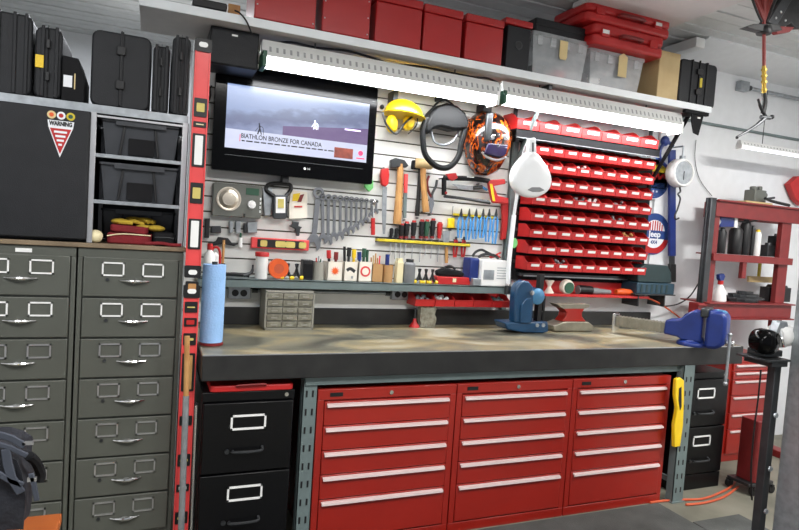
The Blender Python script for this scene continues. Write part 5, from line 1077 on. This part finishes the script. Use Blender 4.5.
# round scale
w = W(681, 173, -.12); r = (at(693,172,-.12).x-at(669,172,-.12).x)/2*.88
t = thing('hanging_scale', 'round white hanging scale with a pale dial and a hook, right of the blue bar', 'scale', w.o)
b = bm_(); lathe(b, [(r*.95,-.05),(r,-.04),(r,.02),(r*.93,.03),(r*.85,.03),(r*.84,.022),(.001,.022)], (0,0,0), 'y', 36); d = obj('case', b, 'white', t); b = bm_(); lathe(b, [(r*.80,.023),(r*.80,.025),(.001,.025)], (0,0,0), 'y', 32); obj('dial', b, 'galv', d); b = bm_(); prism(b, [(-.003,.01),(.003,.01),(.002,-.05),(-.002,-.05)], -.028, -.026); obj('pointer', b, 'black', d)
b = bm_(); lathe(b, [(.02,0),(.02,.03)], (0,0,r-.01)); cyl(b, (0,0,r), (0,.0,r+.09), .006); cyl(b, (0,.0,r+.088), (0,.118,r+.088), .006); obj('hanger', b, 'galv', t)
b = bm_(); tube(b, [(-.0,0,-r),(.01,0,-r-.03),(-.01,0,-r-.05),(.015,0,-r-.08),(.0,0,-r-.15),(-.02,0,-r-.2),(-.01,0,-r-.225),(.02,0,-r-.215)], .006); obj('hook', b, 'steel_dark', t)
# conduit and junction box
a = at(744,78,-.03); c = at(799,97,-.03); t = thing('junction_box', 'grey junction box high on the right wall where the conduit starts', 'junction box', (a.x, -.05, 2.72)); b = bm_(); bx(b, -.045,.045,-.0,.05,-.035,.035); obj('box_body', b, 'galv', t, .004); b = bm_(); bx(b, -.04,.04,-.003,0,-.03,.03); obj('cover', b, 'galv', t)
t = thing('conduit_pipe', 'metal conduit running along the top of the right wall', 'pipe', (a.x+.045, -.03, 2.715)); b = bm_(); cyl(b, (0,0,0), (4.975-a.x-.045,0,0), .014); obj('pipe', b, 'galv', t); b = bm_(); cyl(b, (0,0,0), (.03,0,0), .02); obj('coupling', b, 'steel_dark', t)
w = W(705, 142, -.01); t = thing('cable', 'thin dark wire hanging down the right wall behind the press', 'cable', w.o); b = bm_(); tube(b, [w.v(696,140), w.v(695,160), w.v(700,180), w.v(712,196)], .0025, 6); obj('wire', b, 'steel_dark', t)
w = W(790, 190, -.06); t = thing('red_reel', 'red diamond-shaped item at the right edge on the wall', 'sign', w.o); b = bm_(); prism(b, w.poly([(790,184),(799,176),(812,186),(803,206),(796,199)]), -.0, .05); obj('body', b, 'red_plastic', t, .004)
# ================================================================== RED PRESS
PY = -.28
t = thing('hydraulic_press', 'dark red steel workshop press frame with shelves of tools against the right wall', 'press', (3.49, PY, 0)); O = t.location
def px_(px, py): q = at(px, py, PY); return (q.x-O.x, q.z)
b = bm_(); bx(b, 0.035, .085, .0, .03, 0, 1.845); bx(b, 0.035, .045, .03, .05, 0, 1.845); obj('dark_post', b, 'steel_dark', t, .004)
b = bm_(); bx(b, .087, .155, .02, .05, 0, 1.80); obj('post', b, 'red_dark', t, .004)
b = bm_(); bx(b, .80, .90, .02, .06, 0, 1.80); obj('post', b, 'red_dark', t, .004)
b = bm_(); bx(b, .087, 1.02, -.0, .015, 1.722, 1.832); bx(b, .087, 1.02, -.02, .0, 1.825, 1.838); bx(b, .2,1.02,.185,.2,1.722,1.832); obj('top_beam', b, 'red_dark', t, .002)
b = bm_(); bx(b, .09, .90, -.015, .015, 1.415, 1.465); bx(b, .16,.90,.0,.2,1.455,1.465); obj('middle_beam', b, 'red_dark', t, .002)
b = bm_(); bx(b, .05, .93, -.02, -.005, 1.02, 1.118); bx(b, .05,.93,-.05,.2,1.118,1.128); bx(b, .05,.93,-.05,-.005,1.01,1.02); obj('lower_beam', b, 'red_dark', t, .002)
b = bm_(); bx(b, -.03, .03, -.03, .05, .98, 1.12); 
for k in range(3): bx(b, -.05, .03, -.05, -.03, .985+k*.06, .995+k*.06)
obj('side_bracket', b, 'red_dark', t, .002)
b = bm_(); bx(b, .40,.44,-.0,.03,1.30,1.42); obj('ram_post', b, 'red_dark', t, .002)
for xx in (.04,.86):
    b = bm_(); bx(b, xx-.04, xx+.06, -.2, .25, 0, .05); obj('foot', b, 'red_dark', t, .004)
def on(px0, px1, pytop, z0, y=PY+.05): 
    x0 = at(px0, pytop, y).x; x1 = at(px1, pytop, y).x; return x0, x1-x0, at(px0, pytop, y).z-z0
def canister(px0, px1, pt, z0, label, m, nm='steel_canister', cat='canister', cap=None, y=PY+.08, sq=False):
    x, wd, h = on(px0, px1, pt, z0, y); t = thing(nm, label, cat, (x+wd/2, y, z0+.001)); b = bm_()
    if sq: rb(b, -wd/2, wd/2, -.03, .05, 0, h, .006)
    else: lathe(b, [(wd*.46,0),(wd*.5,.01),(wd*.5,h*.9),(wd*.38,h)], n=20)
    obj('body', b, m, t, .002 if sq else 0)
    b = bm_(); lathe(b, [(wd*.3,h),(wd*.26,h+.018)], n=14); obj('cap', b, cap or 'steel_dark', t); return t
Z1 = 1.466
canister(719.5,725.5,230,Z1,'slim black cylinder on the middle shelf of the press, leftmost','black')
canister(732,741,228,Z1,'wide black cylinder on the middle shelf of the press, second from left','black')
canister(743,750,222,Z1,'tall black hydraulic jack in the centre of the red press','black', 'bottle_jack', 'jack', 'steel_dark')
canister(751.5,755,228,Z1,'thin black cylinder just right of the hydraulic jack','black')
canister(755.5,760.5,232,Z1,'narrow bottle with a yellow and white label on the press shelf','white', 'spray_can', 'can', 'yellow')
canister(764.5,772,245,Z1,'squat dark box on the press shelf right of the yellow-topped bottle','steel_dark', 'small_box', 'box', y=PY+.11, sq=True)
canister(774,779.5,236,Z1,'upright black box on the press shelf beside the right post','black', 'small_box', 'box', y=PY+.11, sq=True)
w = W(719, 227, PY+.035); t = thing('hand_winch', 'blue box-shaped pump with a round end hanging under the top beam of the press', 'pump', w.o); b = bm_(); prism(b, w.poly([(721,217),(735,218),(734,227),(720,227)]), 0, .05); obj('pump_body', b, 'blue', t, .004); q = w.v(720,222); b = bm_(); lathe(b, [(.03,-.05),(.03,-.01),(.012,.0)], q, 'y', 20); obj('round_end', b, 'galv', t); b = bm_(); prism(b, w.poly([(735,218),(738,218),(737,228),(734,227)]), -.002, .052); obj('end_plate', b, 'white', t)
b = bm_(); tube(b, [w.v(737,221,.03), w.v(748,222,.03), w.v(758,220,.03), w.v(766,217,.03)], .006); obj('lever', b, 'steel_dark', t)
# on the lower beam
x, wd, h = on(716,727,273,1.129); t = thing('spray_bottle', 'white spray bottle with a blue trigger head on the lower press beam', 'bottle', (x+wd/2, PY+.05, 1.129)); r = wd*.42
b = bm_(); lathe(b, [(r,0),(r*1.05,.01),(r*.9,h*.35),(r*.45,h*.55),(r*.35,h*.6)], n=24); obj('bottle_body', b, 'white', t); b = bm_(); lathe(b, [(r*.42,h*.6),(r*.42,h*.74)], n=16); obj('collar', b, 'red_plastic', t); b = bm_(); prism(b, [(-r*.8,h*.95),(-r*.7,h*.8),(-r*.3,h*.72),(r*.3,h*.72),(r*.6,h*.9),(r*.2,h)], -.014, .014); obj('trigger_head', b, 'blue', t, .004)
x, wd, h = on(727,762,289,1.129); t = thing('gear_stack', 'pile of dark steel gears and plates on the lower beam of the press', 'gears', (x+wd/2, PY+.07, 1.129)); b = bm_()
for k,(rr,z0_,z1_) in enumerate(((wd*.40,0,.018),(wd*.50,.02,.034),(wd*.36,.036,.055),(wd*.2,.057,.075))):
    n = 28; ring_ = [[b.verts.new((rr*(1 if j%2 else .92)*math.cos(2*math.pi*j/n)+.01*k, rr*.6*(1 if j%2 else .92)*math.sin(2*math.pi*j/n), z)) for j in range(n)] for z in (z0_,z1_)]; skin(b, ring_)
obj('gear_body', b, 'steel_dark', t)
canister(766,788,287,1.129,'black rectangular box on the lower beam of the press','black', 'storage_box', 'box', y=PY+.11, sq=True, cap='black')
a = at(749,282,PY+.17); c = at(776,275,PY+.17); t = thing('wooden_board', 'pale wooden board leaning behind the press above the gears', 'board', (a.x, PY+.17, a.z)); b = bm_(); bx(b, 0, c.x-a.x, 0, .02, 0, .045); obj('board_body', b, 'wood_pale', t, .002)
b = bm_(); bx(b, .10,.12,.0,.015,.045,.15); obj('stake', b, 'yellow_dim', t)
# on top of the press
t = thing('engine_part', 'old grey-green carburettor on a wooden board on top of the press', 'engine part', at(755,203,PY+.08)); t.location.z = 1.853; b = bm_(); bx(b, -.06,.06,-.04,.05,0,.09); cyl(b, (-.03,0,.09),(-.03,0,.115),.025); cyl(b,(.03,0,.09),(.03,0,.12),.02); cyl(b,(.06,0,.06),(.10,0,.06),.022); obj('casting', b, 'radio_grey', t, .006); b = bm_(); cyl(b, (.06,-.03,.03),(.13,-.05,.045),.008); obj('lever', b, 'steel_dark', t)
t = thing('wooden_board', 'thin wooden board under the carburettor on top of the press', 'board', (at(746,205,PY).x, PY-.0, 1.840)); b = bm_(); bx(b, 0, .27, .0, .19, 0, .0115); obj('board_body', b, 'wood_pale', t)
a = at(766,196,PY-.02); t = thing('pry_bar', 'long black bar lying on top of the press', 'bar', (a.x, PY-.0, 1.852)); b = bm_(); tube(b, [(0.02,.0,.03),(.1,0,.015),(.28,0,.0)], .011); obj('bar_body', b, 'black', t)
# ================================================================== BACKGROUND RED CHEST
t = thing('tool_chest', 'dark red tool chest on the floor against the wall beneath the press', 'tool chest', (3.765, -.36, .0)); 
b = bm_(); Wd = .50; bx(b, 0, Wd, .012, .33, .0, .745); obj('body', b, 'red_paint', t, .004)
tops = [.705,.650,.590,.475,.350,.235]
for i, z in enumerate(tops):
    lo = tops[i+1]+.004 if i < 5 else .06; b = bm_(); bx(b, .03, Wd-.02, -.004, .014, lo, z); d = obj('drawer', b, 'red_paint', t, .002); b = bm_(); bx(b, .05, Wd-.03 if i < 5 else .26, -.016, -.004, z-.022, z-.008); obj('handle', b, 'alu_handle', d, .002)
# pedestal with grinder (foreground right)
t = thing('pedestal_stand', 'dark steel pedestal stand carrying the black grinder at the right edge', 'stand', (2.655, -1.42, 0)); 
b = bm_(); bx(b, .010, .05, -.02, .02, 0, 1.0); obj('post', b, 'steel_dark', t, .003); b = bm_(); bx(b, -.10, .05, -.06, .10, 1.0, 1.010); bx(b, -.06, .045, -.05, .09, .975, 1.0); obj('top_plate', b, 'steel_dark', t, .002); b = bm_(); bx(b, -.06,.06,-.10,.12,0,.02); obj('foot_plate', b, 'steel_dark', t, .003)
for zz in (.75,.5,.3,.15): b = bm_(); lathe(b, [(.012,0),(.012,.008)], (.01,-.04,zz), 'y', 6); obj('bolt', b, 'galv', t)
a = at(760,341,-1.40); t = thing('bench_grinder', 'black and white bench grinder with a glossy round guard on the pedestal stand', 'grinder', (a.x, -1.39, 1.012)); 
zc = .068; b = bm_(); lathe(b, [(.02,-.045),(.052,-.04),(.058,-.02),(.058,.02),(.052,.04),(.02,.048),(.001,.05)], (-.0,-.03,zc+.004), 'y', 36); obj('wheel_guard', b, 'black_gloss', t, 0, 60)
b = bm_(); tube(b, [(.06,-.03,zc+.03),(.10,-.03,zc+.03),(.15,-.03,zc+.03)], [.05,.056,.05], 16); obj('motor', b, 'white', t); b = bm_(); bx(b, .0,.12,-.04,.05,0,.03); obj('base', b, 'steel_dark', t, .004)
b = bm_(); prism(b, [(.03,zc+.04),(.05,zc+.10),(.10,zc+.10),(.12,zc+.06)], -.06, -.02); obj('eye_shield', b, 'galv', t, .004); b = bm_(); tube(b, [(.04,-.07,zc+.05),(.035,-.09,zc+.02),(.055,-.085,zc-.01)], .006); obj('bracket', b, 'chrome', t)
t = thing('extension_cord', 'black grinder cord hanging in front of the background red chest', 'cable', at(761,370,-1.35)); o = t.location; b = bm_(); tube(b, [at(p,q,-1.35)-o for p,q in ((761,370),(758,400),(754,430),(751,470),(752,500))], .004); obj('cord', b, 'black', t)
# steel column at the right edge
t = thing('steel_column', 'thick galvanised steel column in the foreground at the right edge', 'column', (2.755, -1.62, 0)); a0 = at(783,265,-1.62).x-2.68
b = bm_(); bx(b, -.03, .16, .0, .16, 0, CEIL-.02); obj('column_face', b, 'galv', t, .004); b = bm_(); bx(b, .03, .05, -.006, .001, .02, 1.44); obj('bright_strip', b, 'alu', t, .002); b = bm_(); bx(b, -.042, -.03, -.01, .03, 0, 1.44); obj('bright_edge', b, 'alu', t, .002); b = bm_(); bx(b, -.05,.18,-.02,.18,0,.015); obj('foot_plate', b, 'steel_dark', t)
t = thing('floor_jack', 'red metal base on the floor at the lower right corner', 'jack', (2.62, -1.80, 0)); b = bm_(); bx(b, 0,.2,0,.12,.0,.06); obj('base', b, 'red_paint', t, .004); b = bm_(); bx(b, .05,.16,.03,.09,.06,.36); obj('upright', b, 'red_plastic', t, .004)
# red canister on casters
t = thing('rolling_tank', 'upright dark red box on black casters beside the right black filing cabinet', 'tank', (3.47, -.82, 0)); b = bm_(); rb(b, 0, .15, 0, .13, .075, .46, .02); obj('tank_body', b, 'red_dark', t, .004); b = bm_(); bx(b, -.04,.18,.0,.15,.055,.073); obj('base_frame', b, 'steel_dark', t, .002)
for (xx,yy) in ((-.03,.14),(.16,.14),(.0,.0),(.16,.0)):
    b = bm_(); lathe(b, [(.024,-.012),(.026,0),(.024,.012)], (xx,yy,.027), 'y', 18); bx(b, xx-.01,xx+.01,yy-.016,yy+.016,.035,.056); obj('caster', b, 'black', t)
# extension hose on the floor
t = thing('air_hose', 'orange hose lying on the concrete floor beside the right black filing cabinet', 'hose', atz(690,490,.0)); o = Vector(t.location); b = bm_(); tube(b, [atz(p,q,.0)-o+Vector((0,0,.008)) for p,q in ((650,504),(664,502),(685,501),(703,500),(720,494),(732,487),(737,479))], .007, 8); tube(b, [atz(p,q,.0)-o+Vector((0,0,.008)) for p,q in ((686,506),(705,504),(724,498),(738,488))], .007, 8); obj('hose_line', b, 'orange_hose', t)
# mats
t = tag(box('floor_mat', 'mat_rubber', None, .2, 2.76, -2.1, -.765, .001, .014, bev=.004), 'dark rubber floor mat in front of the red tool chests', 'mat', 'dark rubber floor mats')
t = tag(box('floor_mat', 'mat_rubber', None, 2.765, 3.12, -2.1, -1.0, .001, .014, bev=.004), 'narrow dark rubber floor mat at the right, reaching the steel column', 'mat', 'dark rubber floor mats')
# ================================================================== HANGING AIR LINE
w = W(764, 30, -1.05); t = thing('air_hose_reel', 'hanging red air hose with black clamp, brass fitting and a metal chuck', 'air hose', w.o)
b = bm_(); tube(b, [w.v(764,-25), w.v(764,0), w.v(764,30), w.v(764,68)], .0085, 10); obj('hose', b, 'hose_red', t)
b = bm_()
for k,(dx) in enumerate((-9,-6,-3,2,5,8)): tube(b, [w.v(764+dx*1.6,-25,.01*k), w.v(764+dx*1.1,-4,.01*k), w.v(764+dx*.4,12,0), w.v(764,22,0)], .007, 8)
obj('hose_bundle', b, 'hose_red', t)
b = bm_(); tube(b, [w.v(747,-25), w.v(751,-5), w.v(758,14), w.v(762,22)], .006); tube(b, [w.v(781,-25), w.v(777,-5), w.v(770,14), w.v(766,22)], .006); obj('black_strap', b, 'black', t)
b = bm_(); q = w.v(764,30.5); lathe(b, [(.034,-.02),(.038,-.01),(.036,.012),(.03,.02)], q, 'z', 20); prism(b, w.poly([(742,28),(750,25),(775,25),(779,31),(758,32),(750,30)]), -.02, .02); obj('hose_stop', b, 'black', t, .002)
b = bm_(); tube(b, [w.v(764,66), w.v(764,93)], .0105, 10, sub=1)
for yy in (70,76,82,90): lathe(b, [(.014,-.005),(.014,.005)], w.v(764,yy), 'z', 6)
obj('brass_fitting', b, 'brass', t)
b = bm_(); tube(b, [w.v(764,93), w.v(765,103), w.v(763,113)], .012, 10); tube(b, [w.v(758,99), w.v(761,108), w.v(766,117)], [.006,.008,.008], 8); obj('trigger_handle', b, 'black', t)
b = bm_(); tube(b, [w.v(765,118), w.v(754,127), w.v(737,137)], [.010,.008,.006], 8); q = w.v(770,118); tube(b, [w.v(761,117), q], .010, 10); obj('nozzle', b, 'steel_dark', t)
b = bm_(); ball(b, w.v(737,137.5), .008,.008,.008,10,6); ball(b, w.v(772,117), .012,.012,.012,10,6); obj('tip', b, 'black', t)
w = W(780, 20, -1.0); t = thing('reel_bracket', 'black riveted metal bracket with a red edge at the upper right corner', 'bracket', w.o)
b = bm_(); prism(b, w.poly([(766,26),(790,-20),(830,-20),(830,26),(800,27),(795,22),(780,30)]), .02, .06); obj('plate', b, 'black', t, .006); b = bm_(); prism(b, w.poly([(768,22),(790,-14),(800,-14),(777,26)]), .0, .025); arm = obj('arm', b, 'steel_dark', t, .004)
for p,q in ((781,12),(776,18),(785.5,20.5)): b = bm_(); ball(b, w.v(p,q,-.002), .007,.005,.007,10,6); obj('rivet', b, 'alu', arm)
b = bm_(); prism(b, w.poly([(774,30),(782,26),(795,27),(790,32),(778,34)]), .0, .03); obj('red_edge', b, 'red_dark', t, .004)
b = bm_(); q = w.v(815,-18,.04); cyl(b, q, Vector((q.x, q.y, CEIL-.02-w.o.z)), .02); obj('ceiling_rod', b, 'steel_dark', t)
# ================================================================== BAG AND STOOL BOTTOM LEFT
t = thing('wooden_stool', 'orange-brown wooden stool under the dark backpack at the lower left corner', 'stool', (-.36, -1.62, 0)); zt = at(50,514,-1.36).z
b = bm_(); xr_ = at(62,514,-1.36).x+.36; bx(b, -.12, xr_, -.03, .26, zt-.03, zt); obj('seat', b, 'wood_orange', t, .004)
for xx in (-.11,xr_-.04):
    for yy in (.02,.22): b = bm_(); bx(b, xx, xx+.03, yy, yy+.03, 0, zt-.03); obj('leg', b, 'wood_orange', t, .002)
t = thing('backpack', 'dark grey backpack with wide straps resting on the wooden stool', 'backpack', (-.36, -1.56, zt))
w = W(0, 512, -1.60); dx = w.o.x+.36
b = bm_(); P = [(-40,530),(-40,450),(-5,450),(10,453),(18,460),(20,475),(22,492),(24,508),(22,530)]
prism(b, [(w(*p)[0]+dx, max(0,w(*p)[1]+w.o.z-zt)) for p in P], -.04, .13)
bmesh.ops.triangulate(b, faces=b.faces[:]); bmesh.ops.subdivide_edges(b, edges=b.edges[:], cuts=3, use_grid_fill=True)
from mathutils import noise as mn
for v in b.verts: v.co += mn.noise_vector(v.co*22)*.010*(1 if v.co.z > .01 else 0)
bd = obj('bag_body', b, 'bag_cloth', t, 0, 60)
def bp(px, py, dy=-.05): q = w.v(px, py, dy); return Vector((q.x+dx, dy, q.z+w.o.z-zt))
def strap(pts, wd):
    b = bm_(); P = [bp(*p) for p in pts]; rr = []
    for i, p in enumerate(P):
        d = (P[min(i+1,len(P)-1)]-P[max(i-1,0)]).normalized(); n = Vector((-d.z,0,d.x))*wd/2; y_ = Vector((0,.004,0)); rr.append([b.verts.new(p+n-y_), b.verts.new(p-n-y_), b.verts.new(p-n+y_), b.verts.new(p+n+y_)])
    skin(b, rr); return b
for pts, wd in ((((-6,440),(8,444),(22,452)),.016),(((-6,450),(8,454),(24,462)),.012),(((2,455),(4,470),(8,485),(18,500)),.02),(((-6,480),(6,487),(20,492)),.014),(((28,480),(31,492),(34,508)),.012)):
    obj('strap', strap(pts, wd), 'bag_strap', t, .002)
b = bm_(); tube(b, [bp(26,462,-.02), bp(33,468,0), bp(38,480,.02), bp(37,488,.02)], .012); obj('side_pocket', b, 'black_matte', t)
b = bm_(); p = bp(24,449,-.05); bx(b, p.x-.01,p.x+.014,p.y-.004,p.y+.004,p.z-.004,p.z+.004); obj('buckle', b, 'alu', t); b = bm_(); p = bp(29,486,-.05); bx(b, p.x-.01,p.x+.01,p.y-.004,p.y+.004,p.z-.005,p.z+.005); obj('buckle', b, 'alu', t)

for o in [o for o in C.objects if o.parent is None and o.name.split('.')[0] in ('nut_driver','glue_tube','pliers','flat_bar','putty_knife','red_handled_pliers','blue_handled_pliers','screwdriver','hand_file','chisel','tin_snips','yellow_clamp','green_gauge','drill_chuck','claw_hammer','rubber_mallet','wooden_mallet','hacksaw','coping_saw','radio','multimeter','tape_measure','blister_pack','torpedo_level')]:
    z = {'nut_driver':.05,'glue_tube':.02,'flat_bar':-.03,'putty_knife':.03,'blister_pack':.05,'tape_measure':.05,'radio':0,'green_gauge':.03,'drill_chuck':.03,'hacksaw':-.02,'screwdriver':.012,'torpedo_level':.03}.get(o.name.split('.')[0], 0); x = .15 if o.name.startswith(('torpedo','radio')) else 0
    b = bm_(); cyl(b, (x, 0, z), (x, -o.location.y-.0003, z), .004, n=8); obj('hook', b, 'steel_dark', o)
# ================================================================== LIGHT
def area(name, loc, size, e, rot=(0,0,0), col=(1,1,1)):
    l = bpy.data.lights.new(name, 'AREA'); l.shape = 'RECTANGLE'; l.size, l.size_y = size; l.energy = e; l.color = col
    o = bpy.data.objects.new(name, l); C.objects.link(o); o.location = loc; o.rotation_euler = rot; return o
area('ceiling_area_light', (1.0, -3.0, CEIL-.06), (1.3, .3), 74, col=(1,.98,.95))
area('ceiling_area_light', (3.7, -2.2, CEIL-.06), (1.3, .3), 84, col=(1,.98,.95))
area('ceiling_area_light', (-1.2, -2.4, CEIL-.06), (1.3, .3), 40, col=(.97,.98,1))
area('ceiling_area_light', (.0, 1.2, CEIL-.06), (1.0, .3), 26, col=(.92,.95,1))
for n_, (x_, y_, e_) in enumerate(((1.0,-3.0,17),(3.6,-2.6,30),(-1.2,-2.4,5),(.3,1.2,1.5))): area('ceiling_area_light', (x_, y_, CEIL-.35), (1.3,.3), e_, (math.pi,0,0), (1,.99,.97))  # upward fill lights added to brighten the ceiling, no fixtures of the room
wd_ = bpy.data.worlds.new('world'); bpy.context.scene.world = wd_; wd_.use_nodes = True
bg = wd_.node_tree.nodes['Background']; bg.inputs[0].default_value = (.85,.9,1,1); bg.inputs[1].default_value = .36
sc_ = bpy.context.scene; sc_.view_settings.view_transform = 'Standard'; sc_.view_settings.look = 'None'; sc_.view_settings.gamma = 1; sc_.view_settings.exposure = .12
